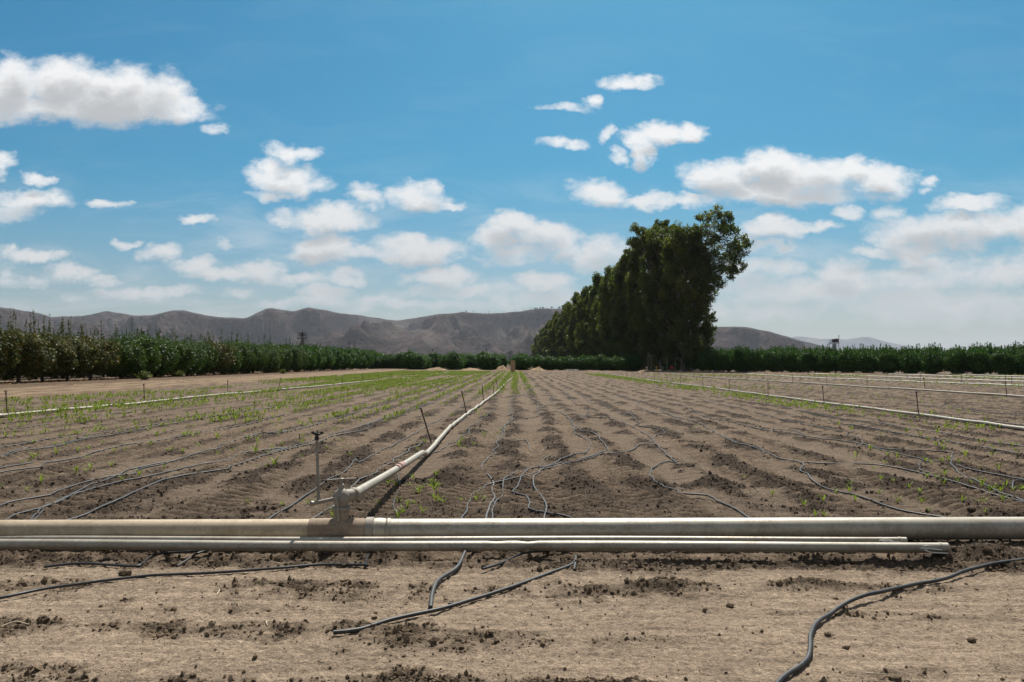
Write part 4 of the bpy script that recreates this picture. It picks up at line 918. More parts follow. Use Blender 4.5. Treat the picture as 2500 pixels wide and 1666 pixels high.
cand.sort(); cand = cand[:max(0, 296 - COUNT)]; YMAX = cand[-1][0]
for y, x in cand: seedling(x, y, srs.uniform(.7, 1.25), "young corn seedling in the hose-strewn rows left of the hydrant valve", "seedlings in the left rows")

def far_seedlings():
    rs = np.random.RandomState(77); P = []
    n = 36000
    y = 12 + 112 * rs.rand(n) ** .9; k = rs.randint(-23, 0, n); x = k * ROW + rs.randn(n) * .10
    d = ss(-.6, -3.5, x) * .0 + np.clip((-x - 1.5) / 5, 0, 1)
    band = np.clip(.3 + .3 * ss(18, 40, y) + 1.3 * perlin(k * .61, y / 30, 401) + .5 * perlin(x / 2, y / 4, 402), 0, 1)
    keep = (rs.rand(n) < d * band * 1.0) & (x > -17.6) & ((y > YMAX) | (x < -12.5) )
    P.append(np.stack([x[keep], y[keep]], -1))
    n = 2600; y = 30 + 90 * rs.rand(n); x = -2.2 + 3.2 * rs.rand(n); x = np.round(x / ROW) * ROW + rs.randn(n) * .15; c = np.interp(y, [30, 118], [-1.0, .4]); keep = rs.rand(n) < ss(28, 45, y) * np.clip(1.2 - np.abs(x - c) / 1.8, 0, 1); P.append(np.stack([x[keep], y[keep]], -1))
    n = 2600; y = 17 + 85 * rs.rand(n); x = 10.0 + rs.randn(n) * .55 - .25; keep = rs.rand(n) < np.clip(.5 + 1.2 * perlin(y / 6, y * 0, 403), .1, 1); P.append(np.stack([x[keep], y[keep]], -1))
    n = 17000; y = 28 + 77 * rs.rand(n); x = 11 + 60 * rs.rand(n); x = np.round(x / ROW) * ROW + rs.randn(n) * .1
    keep = rs.rand(n) < np.clip(-.05 + 1.4 * perlin(x / 9, y / 14, 404), 0.04, 1) * .7; P.append(np.stack([x[keep], y[keep]], -1))
    n = 260; y = 9 + 16 * rs.rand(n); x = 5 + 9 * rs.rand(n); keep = (x > .4 * y) & (rs.rand(n) < .35); P.append(np.stack([x[keep], y[keep]], -1))
    P = np.vstack(P); n = len(P)
    h = np.where(P[:, 1] < 120, soil(P[:, 0], P[:, 1])[0], .02)
    lv = 4; V = []; F = []
    a = rs.rand(n) * 6.28
    allv = []; 
    for i in range(lv):
        ai = a + i * 1.7 + rs.randn(n) * .3; L = .07 + .07 * rs.rand(n) + .0006 * P[:, 1]; w = .008 + .006 * rs.rand(n) + .0001 * P[:, 1]
        dx, dy = np.cos(ai), np.sin(ai); b = np.stack([P[:, 0], P[:, 1], h], -1); sd = np.stack([-dy, dx, dx * 0], -1) * w[:, None]
        mid = b + np.stack([dx * L * .4, dy * L * .4, L * .85], -1); tip = b + np.stack([dx * L * 1.0, dy * L * 1.0, L * .75], -1)
        q = np.stack([b - sd * .5, mid - sd, tip, mid + sd], 1); allv.append(q)
    v = np.concatenate(allv, 0).reshape(-1, 3); f = np.arange(len(v)).reshape(-1, 4)
    t = np.repeat(.25 + .6 * rs.rand(len(f)), 4)
    tag(link("young_corn", np_mesh("young_corn", v, [f], M_CORN, False, {"tint": t})), "green bands of young corn in the distant rows of the field", "young corn", kind="stuff")
    print("far seedlings", n, "near", COUNT)
far_seedlings()

# ------------------------------------------------------------------ small things at the far end of the field
p = AT(1252, 910, 118); 
w = 11.5 * 118 / 1944; hgt = 29 * 118 / 1944
bd = empty("plywood_board", (p.x, 118, 0), "tan upright board standing in front of a citrus tree", "board")
m = MB(); m.box((0, 0, hgt / 2), (w, .03, hgt)); m.build("panel", M_BOARD, bd, smooth=False)
for s_ in (-1, 1):
    m = MB(); m.box((s_ * (w / 2 - .05), .05, hgt / 2 - .02), (.06, .06, hgt)); m.build("post", M_BARK, bd, smooth=False)
def pile(px, py, wpx, hpx, D, label, seed):
    c = AT(px, py, D); rs = np.random.RandomState(seed); w = wpx * D / 1944 / 2; hh = hpx * D / 1944
    n = 40; u = np.linspace(-1, 1, n); X, Y = np.meshgrid(u, u); r = np.sqrt(X ** 2 + Y ** 2)
    Z = hh * np.maximum(0, 1 - r) ** .8 * (1 + .4 * perlin(X * 2 + seed, Y * 2, seed)) + .06 * perlin(X * 6, Y * 6, seed + 1) * (r < .95) - .05 * (r > .95)
    idx = np.arange(n * n).reshape(n, n); q = np.stack([idx[:-1, :-1], idx[:-1, 1:], idx[1:, 1:], idx[1:, :-1]], -1).reshape(-1, 4)
    tag(link("soil_pile", np_mesh("soil_pile", np.stack([X.ravel() * w, Y.ravel() * 1.4, Z.ravel()], -1), [q], M_MOUND, True), loc=(c.x, D, 0)), label, "soil pile", "dry soil piles")
pile(1225, 905, 36, 13, 140, "tan soil pile just left of the plywood board", 1)
pile(1312, 905, 44, 10, 139, "low tan soil pile right of the plywood board", 2)
pile(1150, 905, 60, 7, 141, "flat tan soil pile left of the board, under the citrus", 3)
pile(1065, 903, 60, 8, 143, "pale soil hump at the end of the dirt road", 4)
pile(1702, 910, 26, 9, 128, "brown soil heap under the right end of the windbreak", 5)
pile(1575, 909, 40, 5, 133, "flat pale soil hump in front of the windbreak", 6)
pp = AT(1603, 910, 131)
o = empty("marker_post", (pp.x, 131, 0), "short orange-yellow marker post before the dark windbreak", "post")
MB().box((0, 0, .45), (.13, .08, .95)).build("post", M_ORANGE, o, smooth=False); MB().box((0, 0, .02), (.5, .3, .12)).build("base", M_RED, o, smooth=False)
for k, px in enumerate((1611, 1628, 1590, 1648, 1663)):
    q = AT(px, 905, 138); b = MB(); b.tube([(0, 0, -.1), (.03, 0, 1.0), (0, 0, 2.2 + .3 * (k % 3))], .045, 6)
    o = b.build("fence_post", M_EBARK); o.location = (q.x, 138, 0); tag(o, "thin pale stake in the shade under the windbreak", "post", "stakes under the windbreak")
q = AT(1640, 895, 137); o = empty("warning_sign", (q.x, 137, 0), "small red triangular sign in the shade of the windbreak", "sign")
b = MB(); b.tube([(0, 0, 0), (0, 0, .7)], .025, 6); b.build("post", M_DARKMETAL, o)
b = MB(); b.add([(-.35, -.03, .55), (.35, -.03, .55), (0, -.03, 1.1), (-.35, -.01, .55), (.35, -.01, .55), (0, -.01, 1.1)], [(0, 1, 4, 3), (1, 2, 5, 4), (2, 0, 3, 5)], [(0, 2, 1), (3, 4, 5)]); b.build("sign_face", M_SIGNRED, o, smooth=False)
for k in range(5):
    q = AT(1384 + k * 6, 907, 128); b = MB(); b.tube([(-.35, -.15, .05), (.25, .1, .42)], .05, 8)
    o = b.build("white_pipe_stub", M_WHITEPIPE); o.location = (q.x, 128, 0); tag(o, "white pipe piece leaning in a row before the low citrus", "pipe piece", "white pipe pieces")
# poles
for px, ty, D, lab in ((1056, 851, 330, "dark pole standing behind the citrus, left one"), (1188, 852, 330, "dark pole standing behind the citrus, right one"), (866, 832, 250, "thin dark pole behind the left orchard, below the mountains"), (852, 834, 260, "fainter thin pole just left of another behind the orchard")):
    b0 = AT(px, 886, D); h = AT(px, ty, D).z; b = MB(); b.tube([(0, 0, 0), (0, 0, h)], [.16, .11], 8); b.tube([(-.5, 0, h - .5), (.5, 0, h - .5)], .06, 6)
    o = b.build("utility_pole", M_DARKMETAL); o.location = (b0.x, D, 0); tag(o, lab, "pole", "poles behind the trees")
# two steel towers
def tower(px, D, parts_fn, label):
    b0 = AT(px, 886, D); o = empty("lookout_tower", (b0.x, D, 0), label, "tower", "steel towers above the orchards"); k = D / 1944
    hor = 886 + ROLL * (px - CX); Z = lambda y: 1.4 + (hor - y) * k; X = lambda x: (x - px) * k
    parts_fn(o, X, Z, k)
def legs(o, X, Z, xa, xb, ybot, xc, xd, ytop, dep):
    for sx0, sx1 in ((xa, xc), (xb, xd)):
        for sy in (-1, 1):
            m = MB(); m.tube([(X(sx0) * 1.0 - .0, sy * dep, 0), (X(sx1), sy * dep * .5, Z(ytop))], .05, 6); m.build("leg", M_DARKMETAL, o)
    m = MB(); zt = Z(ytop); zb = Z(ybot)
    for i in range(5):
        za = zb + (zt - zb) * i / 5; zc = zb + (zt - zb) * (i + 1) / 5; f = lambda z: (z - zb) / (zt - zb)
        L = lambda z: X(xa) * (1 - f(z)) + X(xc) * f(z); R_ = lambda z: X(xb) * (1 - f(z)) + X(xd) * f(z)
        for sy in (-1, 1):
            m.tube([(L(za), sy * dep * .7, za), (R_(zc), sy * dep * .6, zc)], .025, 5); m.tube([(R_(za), sy * dep * .7, za), (L(zc), sy * dep * .6, zc)], .025, 5); m.tube([(L(za), sy * dep * .7, za), (R_(za), sy * dep * .7, za)], .025, 5)
    m.build("bracing", M_DARKMETAL, o)
def t1(o, X, Z, k):
    legs(o, X, Z, 732, 743, 845, 735.5, 740, 827, .5)
    m = MB(); m.box((0, 0, Z(826)), (20 * k, 1.5, .12)); m.build("platform", M_DARKMETAL, o, smooth=False)
    m = MB()
    for x in (728, 732, 737.5, 742, 747):
        for sy in (-.7, .7): m.tube([(X(x), sy, Z(826)), (X(x), sy, Z(812))], .04, 5)
    for y in (812.5, 818):
        for sy in (-.7, .7): m.tube([(X(728), sy, Z(y)), (X(747), sy, Z(y))], .04, 5)
    m.build("railing", M_DARKMETAL, o)
    m = MB(); m.tube([(0, 0, Z(826)), (0, 0, Z(804))], .07, 6); m.box((0, 0, Z(817)), (7 * k, .5, 8 * k)); m.build("mast", M_DARKMETAL, o)
    m = MB(); m.tube([(X(746), .3, 0), (X(745), .3, Z(826))], .03, 5); m.tube([(X(748), .3, 0), (X(747), .3, Z(826))], .03, 5); m.build("ladder", M_DARKMETAL, o)
def t2(o, X, Z, k):
    legs(o, X, Z, 2031, 2042, 855, 2035, 2040, 839, .5)
    m = MB(); m.box((X(2037), 0, Z(837.5)), (18 * k, 1.5, 1.4 * k)); m.build("platform", M_DARKMETAL, o, smooth=False)
    m = MB(); m.box((X(2039.5), 0, Z(831.7)), (11.5 * k, .9, 7.4 * k)); m.tube([(X(2036), 0, Z(829)), (X(2046), 0, Z(826))], .06, 6); m.build("cabin", M_DARKMETAL, o, smooth=False)
    m = MB()
    for x in (2028.3, 2031.5, 2034):
        for sy in (-.7, .7): m.tube([(X(x), sy, Z(838)), (X(x), sy, Z(829.6))], .03, 5)
    for sy in (-.7, .7): m.tube([(X(2028.3), sy, Z(829.8)), (X(2034), sy, Z(829.8))], .03, 5)
    m.build("railing", M_DARKMETAL, o)
    m = MB(); m.tube([(X(2047.5), 0, Z(847)), (X(2048.7), 0, Z(817.7))], [.045, .05], 6); m.tube([(X(2042), 0, Z(836)), (X(2048), 0, Z(834))], .04, 5); m.build("antenna", M_DARKMETAL, o)
    m = MB(); m.tube([(X(2044), .3, 0), (X(2043.5), .3, Z(838))], .03, 5); m.build("ladder", M_DARKMETAL, o)
tower(737.5, 172, t1, "dark steel tower with railed platform and mast above the left orchard")
tower(2037, 150, t2, "steel tower with dark box and tall antenna above the right orchard")
b0 = AT(2369, 886, 165); h = AT(2369, 846, 165).z
o = empty("lookout_tower", (b0.x, 165, 0), "reddish pole top with crossarms just showing above the right orchard", "tower")
b = MB(); b.tube([(0, 0, 0), (0, 0, h)], .1, 6); b.build("pole", M_RISER, o)
b = MB(); b.tube([(-.3, 0, h - .3), (.5, 0, h + .2)], .05, 5); b.tube([(-.5, 0, h), (.4, 0, h - .5)], .05, 5); b.box((0, 0, h - .5), (.5, .3, .5)); b.build("crossarm", M_RISER, o)
# birds / specks in the sky
for px, py, lab in ((1146, 597, "tiny dark bird before the central cloud"), (577, 494, "tiny dark bird left in the blue sky"), (965, 275, "tiny faint bird high in the blue sky")):
    q = AT(px, py, 60); b = MB(); s = .05
    b.lathe([(0, -.9), (.2, -.4), (.26, 0), (.16, .5), (.08, .7), (0, .85)], 8, Matrix.Rotation(math.pi / 2, 4, 'Y'))
    b.add([(-.3, 0, .05), (.3, 0, .05), (.1, 1.3, .4), (-.2, 1.2, .35), (-.3, 0, 0), (.3, 0, 0), (.1, 1.3, .36), (-.2, 1.2, .31)], [(0, 1, 2, 3), (7, 6, 5, 4), (0, 4, 5, 1), (1, 5, 6, 2), (2, 6, 7, 3), (3, 7, 4, 0)])
    b.add([(-.3, 0, .05), (.3, 0, .05), (.1, -1.3, .4), (-.2, -1.2, .35), (-.3, 0, 0), (.3, 0, 0), (.1, -1.3, .36), (-.2, -1.2, .31)], [(3, 2, 1, 0), (4, 5, 6, 7), (0, 1, 5, 4), (1, 2, 6, 5), (2, 3, 7, 6), (3, 0, 4, 7)])
    o = b.build("bird", M_BLACK); o.scale = (s, s, s); o.location = q; tag(o, lab, "bird", "birds")

# ------------------------------------------------------------------ hills
def hill_material(name, base, pale, bush):
    m, nt, b = mat(name); pos = N(nt, "ShaderNodeNewGeometry").outputs["Position"]
    cl = N(nt, "ShaderNodeAttribute", attribute_name="cliff")
    n1 = noise(nt, .004, 8, .65, pos); n2 = noise(nt, .03, 6, .7, pos); n3 = noise(nt, .0016, 5, .55, pos)
    r = ramp(nt, n1.outputs[0], [(.34, tuple(c * .45 for c in base)), (.5, base), (.64, tuple(c * 1.9 for c in base))])
    c = mix(nt, ramp(nt, n2.outputs[0], [(.47, (0, 0, 0)), (.58, (.9, .9, .9))]).outputs[0], r.outputs[0], bush)
    c = mix(nt, ramp(nt, n3.outputs[0], [(.52, (0, 0, 0)), (.68, (.6, .6, .6))]).outputs[0], c, bush)
    f = mth(nt, 'MULTIPLY', cl.outputs["Fac"], ramp(nt, n2.outputs[0], [(.42, (0, 0, 0)), (.6, (1, 1, 1))]).outputs[0])
    c = mix(nt, f, c, pale)
    nt.links.new(c, b.inputs["Base Color"]); b.inputs["Roughness"].default_value = 1; b.inputs["Specular IOR Level"].default_value = 0
    bump(nt, b, n2.outputs[0], 1.0, 22); return m
M_HILL = hill_material("dry_mountain_scrub", (.066, .047, .044), (.28, .245, .205), (.019, .020, .016))
def hills(name, prof, x0, x1, nu, Dfoot, Dridge, mt, amp, cliffs=(), seed=0, nv=150):
    pxs = np.linspace(x0, x1, nu); py = np.interp(pxs, [p[0] for p in prof], [p[1] for p in prof])
    py = py + 2.6 * fbm(pxs / 34.0, pxs * 0, seed + 9, 4); k = 2; py = np.convolve(np.pad(py, k, mode='edge'), np.ones(2 * k + 1) / (2 * k + 1), 'valid')
    Rm = np.array(CM); dx = pxs - CX; r = np.stack([dx, -(py - CY), np.full(nu, -FPX)], -1) @ Rm.T
    ux = r[:, 0] / r[:, 1]; R = H + r[:, 2] / r[:, 1] * Dridge
    v = np.concatenate([np.linspace(0, 1, nv), np.linspace(1.03, 1.5, 14)])
    U, V = np.meshgrid(np.arange(nu), v); D = Dfoot + (Dridge - Dfoot) * V; X = ux[U] * D; Rr = np.maximum(R[U], 0)
    sc = (Dridge - Dfoot)
    warp = 130 * perlin(X / 700, V * 2.2, seed + 1)
    g1 = 1 - np.abs(perlin((X + warp) / (sc * .16), V * 1.1 + 3, seed + 2)) * 2
    g2 = 1 - np.abs(perlin((X + warp * .7) / (sc * .055), V * 2.6, seed + 3)) * 2
    g3 = 1 - np.abs(perlin((X + warp * .4) / (sc * .02), V * 6, seed + 4)) * 2
    big = perlin(X / (sc * .42), V * 1.3 + 9, seed + 5)
    env = np.clip(4 * V * (1 - V), 0, 1) ** .8
    wx = X + 260 * perlin(X / 800, D / 800, seed + 11) + 90 * perlin(X / 260, D / 260, seed + 12); wy = D + 260 * perlin(X / 800, D / 800, seed + 13) + 90 * perlin(X / 260, D / 260, seed + 14)
    rid = 0; aa = 1.0; wsum = 0; pv = 1.0
    for o_ in range(6):
        lam = sc * .42 / 2 ** o_
        rr0 = 1 - np.abs(perlin(wx / lam, wy / (lam * 1.25), seed + 20 + o_)) * 1.9
        rid = rid + aa * rr0 * pv; wsum += aa; pv = np.clip(rr0, .25, 1); aa *= .55
    rid = rid / wsum
    base = np.where(V < 1, .22 * V + .78 * V ** 2.1, 1 - (V - 1) * 1.2)
    Z = Rr * base + amp * Rr.clip(30, None) * env * (.30 * big + 1.55 * (rid - .38)) + amp * Rr * .03 * (g3 - .5) * np.clip(V * 3, 0, 1) * np.clip((1.0 - V) * 6, 0, 1)
    # nothing on the slope may rise above the line of sight to the crest
    lim = H + (Rr - H) / Dridge * D - 6 * (1 - V)
    Z = np.where((V < 1), np.minimum(Z, np.maximum(lim * .985, 0) + 0 * Z), Z)
    Z = np.where(Rr <= 2, -30, Z) - 8 * (V < .02)
    cf = np.zeros_like(Z)
    for (cx, cy, rx, ry, s_) in cliffs:
        pxm = pxs[U]; pym = 886 + ROLL * (pxm - CX) - (Z - H) / D * FPX
        cf = np.maximum(cf, s_ * np.exp(-((pxm - cx) / rx) ** 2 - ((pym - cy) / ry) ** 2))
    cf = cf * np.clip(1.5 - 1.4 * rid, .15, 1)
    idx = np.arange(U.size).reshape(U.shape); q = np.stack([idx[:-1, :-1], idx[:-1, 1:], idx[1:, 1:], idx[1:, :-1]], -1).reshape(-1, 4)
    me = np_mesh(name, np.stack([X.ravel(), D.ravel(), Z.ravel()], -1), [q], mt, True, {"cliff": cf.ravel()})
    tag(link(name, me), kind="structure")
PROF = [(-700, 760), (-300, 740), (-100, 742), (0, 750), (50, 757), (100, 766), (125, 774), (155, 773), (200, 772), (260, 760), (285, 763), (330, 771), (370, 770), (420, 758), (450, 758), (500, 770), (540, 775), (600, 777), (612, 772), (630, 762), (650, 754), (665, 752), (690, 758), (715, 760), (740, 753), (756, 751), (790, 757), (830, 765), (880, 770), (930, 778), (965, 783), (1000, 779), (1060, 769), (1130, 762), (1180, 766), (1240, 764), (1290, 757), (1330, 753), (1400, 755), (1480, 757), (1600, 772), (1700, 792), (1750, 799), (1790, 797), (1830, 800), (1880, 810), (1930, 825), (1980, 838), (2015, 846), (2080, 870), (2150, 895)]
hills("hills", PROF, -600, 2140, 1150, 2300, 4700, M_HILL, 1.0, [(655, 772, 40, 12, 1), (640, 795, 45, 10, .9), (600, 805, 30, 8, .6), (910, 800, 25, 22, .7), (960, 808, 45, 25, .8), (1040, 815, 50, 30, .8), (1260, 815, 45, 25, .6), (1120, 790, 40, 8, .5)], 50)
M_FARHILL = hill_material("distant_mountain_scrub", (.08, .07, .065), (.3, .28, .25), (.07, .07, .06))
PROF2 = [(1700, 850), (1850, 838), (1900, 830), (1920, 828), (1940, 822), (1970, 823), (2000, 828), (2030, 827), (2060, 829), (2090, 826), (2110, 822), (2125, 824), (2150, 831), (2200, 843), (2240, 850), (2320, 862), (2450, 880), (2550, 895)]
hills("distant_hills", PROF2, 1690, 2540, 300, 11000, 14000, M_FARHILL, .6, (), 80, 60)
# burnt trees along the crest
tm = MB(); tm.tube([(0, 0, -1.5), (0, 0, 8), (.4, 0, 15)], [.9, .6, .3], 5)
for i in range(7): a = i * 2.4; tm.tube([(0, 0, 5 + i * 1.3), (2.6 * math.cos(a), 2.6 * math.sin(a), 7.5 + i * 1.3)], [.4, .15], 4)
TSNAG = tm.build("snag", M_DARKMETAL, mesh_only=True)
P_, t_, o_ = crown_points(np.random.RandomState(3), 700, 12, 12, 3, 2.2, k=14); vv, ff, tt = leaf_cloud(P_, .9, np.random.RandomState(4), .3, t_, .6, o_); TBUSH = np_mesh("crown", vv, [ff], M_LEAF_F, False, {"tint": tt})
pr = np.array(PROF)
for k in range(44):
    px = (1128 + k * 6.3 + srs.uniform(-2.5, 2.5)); py = np.interp(px, pr[:, 0], pr[:, 1]); full = (1136 < px < 1144) or (1305 < px < 1328) or (1342 < px < 1348) or px > 1360
    c = AT(px, py + 1.0, 4690); s = srs.uniform(.6, 1.25)
    o = link("ridge_tree", TBUSH if full else TSNAG, loc=c); o.scale = (s, s, s); o.rotation_euler = (0, 0, srs.random() * 6)
    tag(o, "round dark tree on the far mountain crest" if full else "bare thin tree on the far mountain crest", "tree", "leafy trees on the crest" if full else "bare trees on the crest")

# ------------------------------------------------------------------ haze
m = bpy.data.materials.new("haze_air"); m.use_nodes = True; nt = m.node_tree; nt.nodes.clear()
out = nt.nodes.new("ShaderNodeOutputMaterial"); pv = nt.nodes.new("ShaderNodeVolumePrincipled")
pv.inputs["Color"].default_value = (.78, .86, 1.0, 1); pv.inputs["Density"].default_value = HAZE = 4.2e-5; pv.inputs["Anisotropy"].default_value = .1
nt.links.new(pv.outputs[0], out.inputs["Volume"])
b = MB(); b.box((0, 8000, 252), (36000, 16800, 506)); hz_o = b.build("haze", m, smooth=False); tag(hz_o, kind="stuff")

# ------------------------------------------------------------------ sun and sky
TOSUN = Vector((.13, .70, 1.0)).normalized()
EL = math.asin(TOSUN.z); AZ = math.atan2(TOSUN.x, TOSUN.y)
sd = bpy.data.lights.new("sun", 'SUN'); sd.energy = 5.0; sd.angle = math.radians(.53); sd.color = (1.0, .95, .87)
so = bpy.data.objects.new("sun", sd); COL.objects.link(so); so.rotation_euler = TOSUN.to_track_quat('Z', 'Y').to_euler()

CLOUDS = [  # photo position, half sizes, weight
 (30, 215, 90, 72, 1.1), (150, 205, 110, 62, 1.1), (270, 235, 140, 72, 1.2), (385, 240, 85, 62, 1.0), (440, 268, 75, 34, .9), (110, 262, 170, 40, 1.0), (300, 268, 170, 34, 1.0), (395, 285, 110, 16, .7),
 (0, 405, 35, 25, .8), (90, 433, 36, 14, .8), (70, 485, 115, 28, .85), (10, 515, 85, 26, .7), (255, 490, 46, 12, .7), (487, 538, 46, 12, .8), (525, 315, 20, 12, .35),
 (700, 372, 40, 26, .75), (748, 372, 48, 18, .75), (665, 415, 34, 22, .7), (690, 440, 75, 40, .9), (740, 460, 70, 26, .8), (655, 482, 64, 14, .75),
 (885, 462, 40, 16, .55), (895, 488, 44, 20, .75), (810, 535, 105, 30, 1.0), (690, 530, 42, 16, .6),
 (1020, 484, 72, 34, .95), (1050, 462, 28, 24, .8), (1080, 498, 48, 10, .7),
 (795, 600, 80, 36, 1.0), (860, 618, 60, 24, .8), (1020, 605, 115, 36, 1.05), (930, 622, 110, 20, .8), (1250, 555, 72, 34, 1.05), (1330, 575, 90, 36, 1.0), (1225, 580, 70, 28, .9), (1370, 600, 70, 34, .85), (1260, 618, 90, 20, .6),
 (1490, 615, 90, 42, .8), (305, 593, 28, 12, .8), (392, 615, 52, 26, .9), (545, 592, 22, 14, .5), (88, 622, 66, 18, .9), (470, 650, 60, 24, .85), (632, 652, 66, 30, .95), (545, 668, 110, 18, .8), (725, 678, 66, 18, .8), (830, 676, 64, 18, .8),
 (175, 672, 62, 26, .85), (250, 684, 50, 14, .7), (60, 685, 100, 20, .6), (5, 680, 30, 24, .7), (372, 716, 125, 18, .8), (590, 716, 46, 14, .65), (800, 712, 70, 20, .75), (770, 735, 120, 16, .6), (930, 730, 70, 18, .6), (190, 735, 60, 12, .5), (1075, 672, 92, 26, 1.0), (1330, 686, 75, 28, .95), (1130, 712, 170, 16, .55), (1350, 728, 180, 22, .6), (1050, 745, 260, 14, .45),
 (1535, 200, 62, 16, .8), (1438, 243, 22, 14, .7), (1380, 262, 42, 10, .45), (1475, 327, 26, 18, .8), (1560, 330, 42, 20, .8), (1620, 325, 60, 30, 1.0), (1688, 328, 40, 28, 1.0), (1575, 365, 30, 36, .85), (1515, 380, 24, 18, .65), (1372, 352, 52, 13, .7),
 (1470, 472, 66, 32, 1.0), (1600, 490, 80, 18, .85), (1680, 488, 70, 16, .75), (1760, 432, 100, 38, 1.05), (1895, 412, 100, 46, 1.15), (1990, 432, 110, 46, 1.1), (2080, 425, 55, 36, 1.0), (2150, 440, 80, 34, 1.0), (1920, 470, 190, 32, 1.0), (2270, 447, 26, 11, .6), (2080, 520, 40, 20, .8), (2168, 510, 32, 22, .55),
 (1880, 560, 80, 32, 1.0), (1975, 558, 60, 15, .8), (1885, 608, 62, 16, .7), (2370, 492, 95, 22, .95), (2290, 565, 160, 46, 1.05), (2430, 550, 90, 40, 1.0), (2180, 590, 60, 24, .8), (2110, 620, 50, 16, .75), (2240, 620, 90, 24, .8), (2500, 550, 70, 44, 1.0),
 (1850, 655, 120, 24, .75), (2060, 668, 70, 34, .85), (2180, 690, 170, 34, .7), (2390, 670, 170, 44, .75), (1950, 705, 260, 34, .6), (2300, 740, 330, 44, .6), (1800, 760, 200, 26, .5), (2750, 640, 250, 90, .8), (-250, 240, 200, 80, .9), (-200, 640, 200, 50, .7),
]
wd = bpy.data.worlds.new("World"); S.world = wd; wd.use_nodes = True; nt = wd.node_tree; nt.nodes.clear(); LK = nt.links.new
wo = N(nt, "ShaderNodeOutputWorld"); sky = N(nt, "ShaderNodeTexSky", sky_type='NISHITA', sun_disc=False)
sky.sun_elevation = EL; sky.sun_rotation = AZ; sky.altitude = 50; sky.air_density = SKY_AIR = 1.0; sky.dust_density = 1.6; sky.ozone_density = 2.2
tc = N(nt, "ShaderNodeTexCoord"); sx = N(nt, "ShaderNodeSeparateXYZ"); LK(tc.outputs["Generated"], sx.inputs[0])
yy = mth(nt, 'MAXIMUM', sx.outputs[1], .08); U = mth(nt, 'DIVIDE', sx.outputs[0], yy); Vv = mth(nt, 'DIVIDE', sx.outputs[2], yy)
cb = N(nt, "ShaderNodeCombineXYZ"); LK(U, cb.inputs[0]); LK(Vv, cb.inputs[1]); UV = cb.outputs[0]
mpn = N(nt, "ShaderNodeMapping"); mpn.inputs["Scale"].default_value = (1, 1.5, 1); LK(UV, mpn.inputs[0])
# ragged edges: the shape coordinates are pushed about by noise
wn = noise(nt, 16, 7, .6, mpn.outputs[0]); wv = N(nt, "ShaderNodeVectorMath", operation='SUBTRACT'); LK(wn.outputs["Color"], wv.inputs[0]); wv.inputs[1].default_value = (.5, .5, .5)
ws = N(nt, "ShaderNodeVectorMath", operation='MULTIPLY_ADD'); LK(wv.outputs[0], ws.inputs[0]); ws.inputs[1].default_value = (.075, .05, 0); LK(UV, ws.inputs[2])
def field(coord):
    cur = None
    for (cx, cy, rx, ry, hh) in CLOUDS:
        r = ray(cx, cy); u0, v0 = r.x / r.y, r.z / r.y; a, b_ = FPX / (rx * 1.12), FPX / (ry * 1.15)
        m1 = N(nt, "ShaderNodeVectorMath", operation='MULTIPLY_ADD'); LK(coord, m1.inputs[0]); m1.inputs[1].default_value = (a, b_, 0); m1.inputs[2].default_value = (-u0 * a, -v0 * b_, 0)
        d = N(nt, "ShaderNodeVectorMath", operation='DOT_PRODUCT'); LK(m1.outputs[0], d.inputs[0]); LK(m1.outputs[0], d.inputs[1])
        f = mth(nt, 'MULTIPLY_ADD', d.outputs["Value"], -hh, hh)
        cur = f if cur is None else mth(nt, 'SMOOTH_MAX', cur, f, .18)
    return mth(nt, 'MAXIMUM', cur, -1.5)
F1_ = field(ws.outputs[0])
up = N(nt, "ShaderNodeVectorMath", operation='ADD'); LK(ws.outputs[0], up.inputs[0]); up.inputs[1].default_value = (.002, .019, 0)
F2_ = field(up.outputs[0])
fine = noise(nt, 45, 8, .62, mpn.outputs[0], .3); mid = noise(nt, 17, 6, .55, mpn.outputs[0], .2)
nn = mth(nt, 'ADD', mth(nt, 'MULTIPLY_ADD', fine.outputs[0], 1.25, -.62), mth(nt, 'MULTIPLY_ADD', mid.outputs[0], 1.5, -.75))
dens = mth(nt, 'ADD', F1_, nn)
mr = N(nt, "ShaderNodeMapRange", interpolation_type='SMOOTHSTEP'); LK(dens, mr.inputs[0]); mr.inputs[1].default_value = -.36; mr.inputs[2].default_value = .98
alpha = mth(nt, 'MULTIPLY', mr.outputs[0], .96)
sh = mth(nt, 'ADD', F2_, mth(nt, 'MULTIPLY', nn, .55))
ms = N(nt, "ShaderNodeMapRange", interpolation_type='SMOOTHSTEP'); LK(sh, ms.inputs[0]); ms.inputs[1].default_value = .25; ms.inputs[2].default_value = 1.25
ccol = mix(nt, ms.outputs[0], (.96, .96, .955), (.53, .535, .545))
# low clouds sit deeper in the hazy air
lowf = N(nt, "ShaderNodeMapRange"); LK(Vv, lowf.inputs[0]); lowf.inputs[1].default_value = .02; lowf.inputs[2].default_value = .25; lowf.inputs[3].default_value = .9; lowf.inputs[4].default_value = 0
ccol = mix(nt, lowf.outputs[0], ccol, (.46, .485, .50))
elv = N(nt, "ShaderNodeMapRange", interpolation_type='SMOOTHSTEP'); LK(Vv, elv.inputs[0]); elv.inputs[1].default_value = .0; elv.inputs[2].default_value = .26
tint = mix(nt, 1.0, sky.outputs[0], mix(nt, elv.outputs[0], (.84, .92, 1.0), (.43, .93, 1.06)), 'MULTIPLY')
hsv = N(nt, "ShaderNodeHueSaturation"); hsv.inputs["Saturation"].default_value = 1.15; hsv.inputs["Value"].default_value = 1.0; LK(tint, hsv.inputs["Color"])
bg1 = N(nt, "ShaderNodeBackground"); LK(hsv.outputs[0], bg1.inputs[0]); bg1.inputs[1].default_value = .052
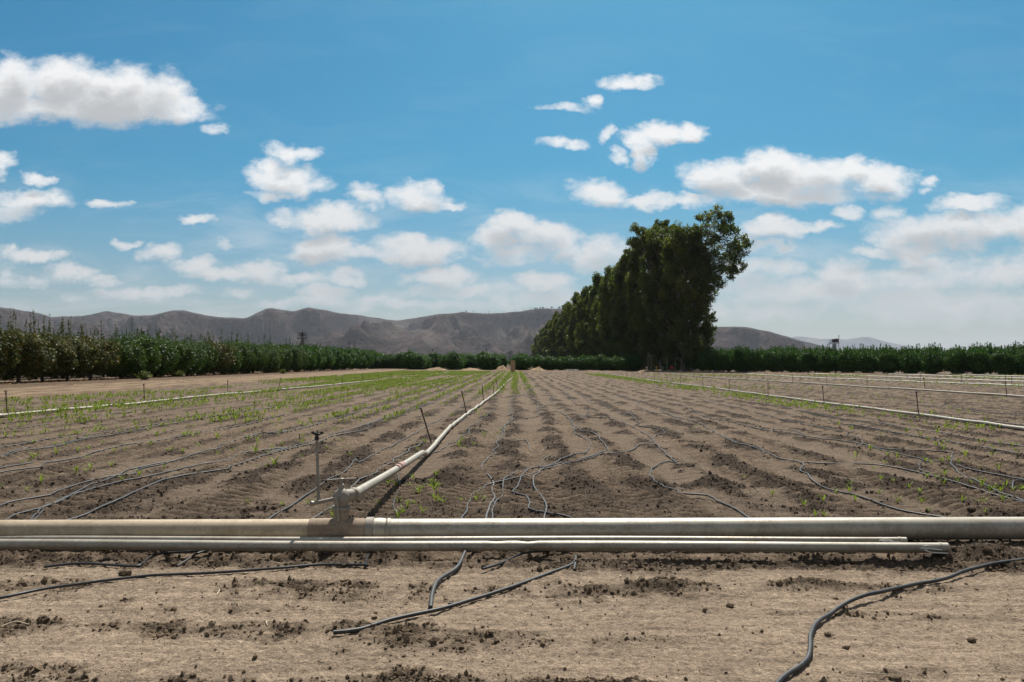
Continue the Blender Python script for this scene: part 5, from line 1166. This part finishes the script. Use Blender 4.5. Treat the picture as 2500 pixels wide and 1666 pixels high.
bg2 = N(nt, "ShaderNodeBackground"); LK(ccol, bg2.inputs[0]); bg2.inputs[1].default_value = .70
# thin veils low in the sky, and dim grey cloud added unseen overhead and behind to neutralise blue shadows
mpv = N(nt, "ShaderNodeMapping"); mpv.inputs["Scale"].default_value = (3.2, 13, 1); LK(UV, mpv.inputs[0]); vn = noise(nt, 1.6, 7, .6, mpv.outputs[0], .6)
vm = N(nt, "ShaderNodeMapRange", interpolation_type='SMOOTHSTEP'); LK(vn.outputs[0], vm.inputs[0]); vm.inputs[1].default_value = .44; vm.inputs[2].default_value = .74; vm.inputs[4].default_value = .5
vl = N(nt, "ShaderNodeMapRange", interpolation_type='SMOOTHSTEP'); LK(Vv, vl.inputs[0]); vl.inputs[1].default_value = .08; vl.inputs[2].default_value = .28; vl.inputs[3].default_value = 1; vl.inputs[4].default_value = 0.06
veil = mth(nt, 'MULTIPLY', vm.outputs[0], vl.outputs[0])
alpha = mth(nt, 'MAXIMUM', alpha, veil)
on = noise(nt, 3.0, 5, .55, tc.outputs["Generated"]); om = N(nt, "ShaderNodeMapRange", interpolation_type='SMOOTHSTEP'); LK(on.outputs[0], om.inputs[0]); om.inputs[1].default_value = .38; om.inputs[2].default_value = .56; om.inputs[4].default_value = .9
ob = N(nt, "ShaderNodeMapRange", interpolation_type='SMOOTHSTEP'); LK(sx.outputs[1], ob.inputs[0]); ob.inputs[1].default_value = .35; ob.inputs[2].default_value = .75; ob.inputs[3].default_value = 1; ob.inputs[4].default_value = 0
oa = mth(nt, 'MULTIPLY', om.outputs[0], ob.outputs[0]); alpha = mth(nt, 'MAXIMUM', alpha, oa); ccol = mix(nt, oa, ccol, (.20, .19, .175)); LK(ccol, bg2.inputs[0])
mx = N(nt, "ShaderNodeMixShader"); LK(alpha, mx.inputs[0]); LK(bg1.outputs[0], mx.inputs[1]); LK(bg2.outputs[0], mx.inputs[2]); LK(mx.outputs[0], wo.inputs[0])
wd.cycles.sampling_method = 'MANUAL'; wd.cycles.sample_map_resolution = 512

# ------------------------------------------------------------------ render settings
S.view_settings.view_transform = 'Standard'; S.view_settings.look = 'None'; S.view_settings.exposure = 0.48; S.view_settings.gamma = 1.0
S.render.engine = 'CYCLES'; S.cycles.use_denoising = True; S.cycles.max_bounces = 6; S.cycles.volume_bounces = 1; S.cycles.volume_step_rate = 10
S.cycles.transparent_max_bounces = 8
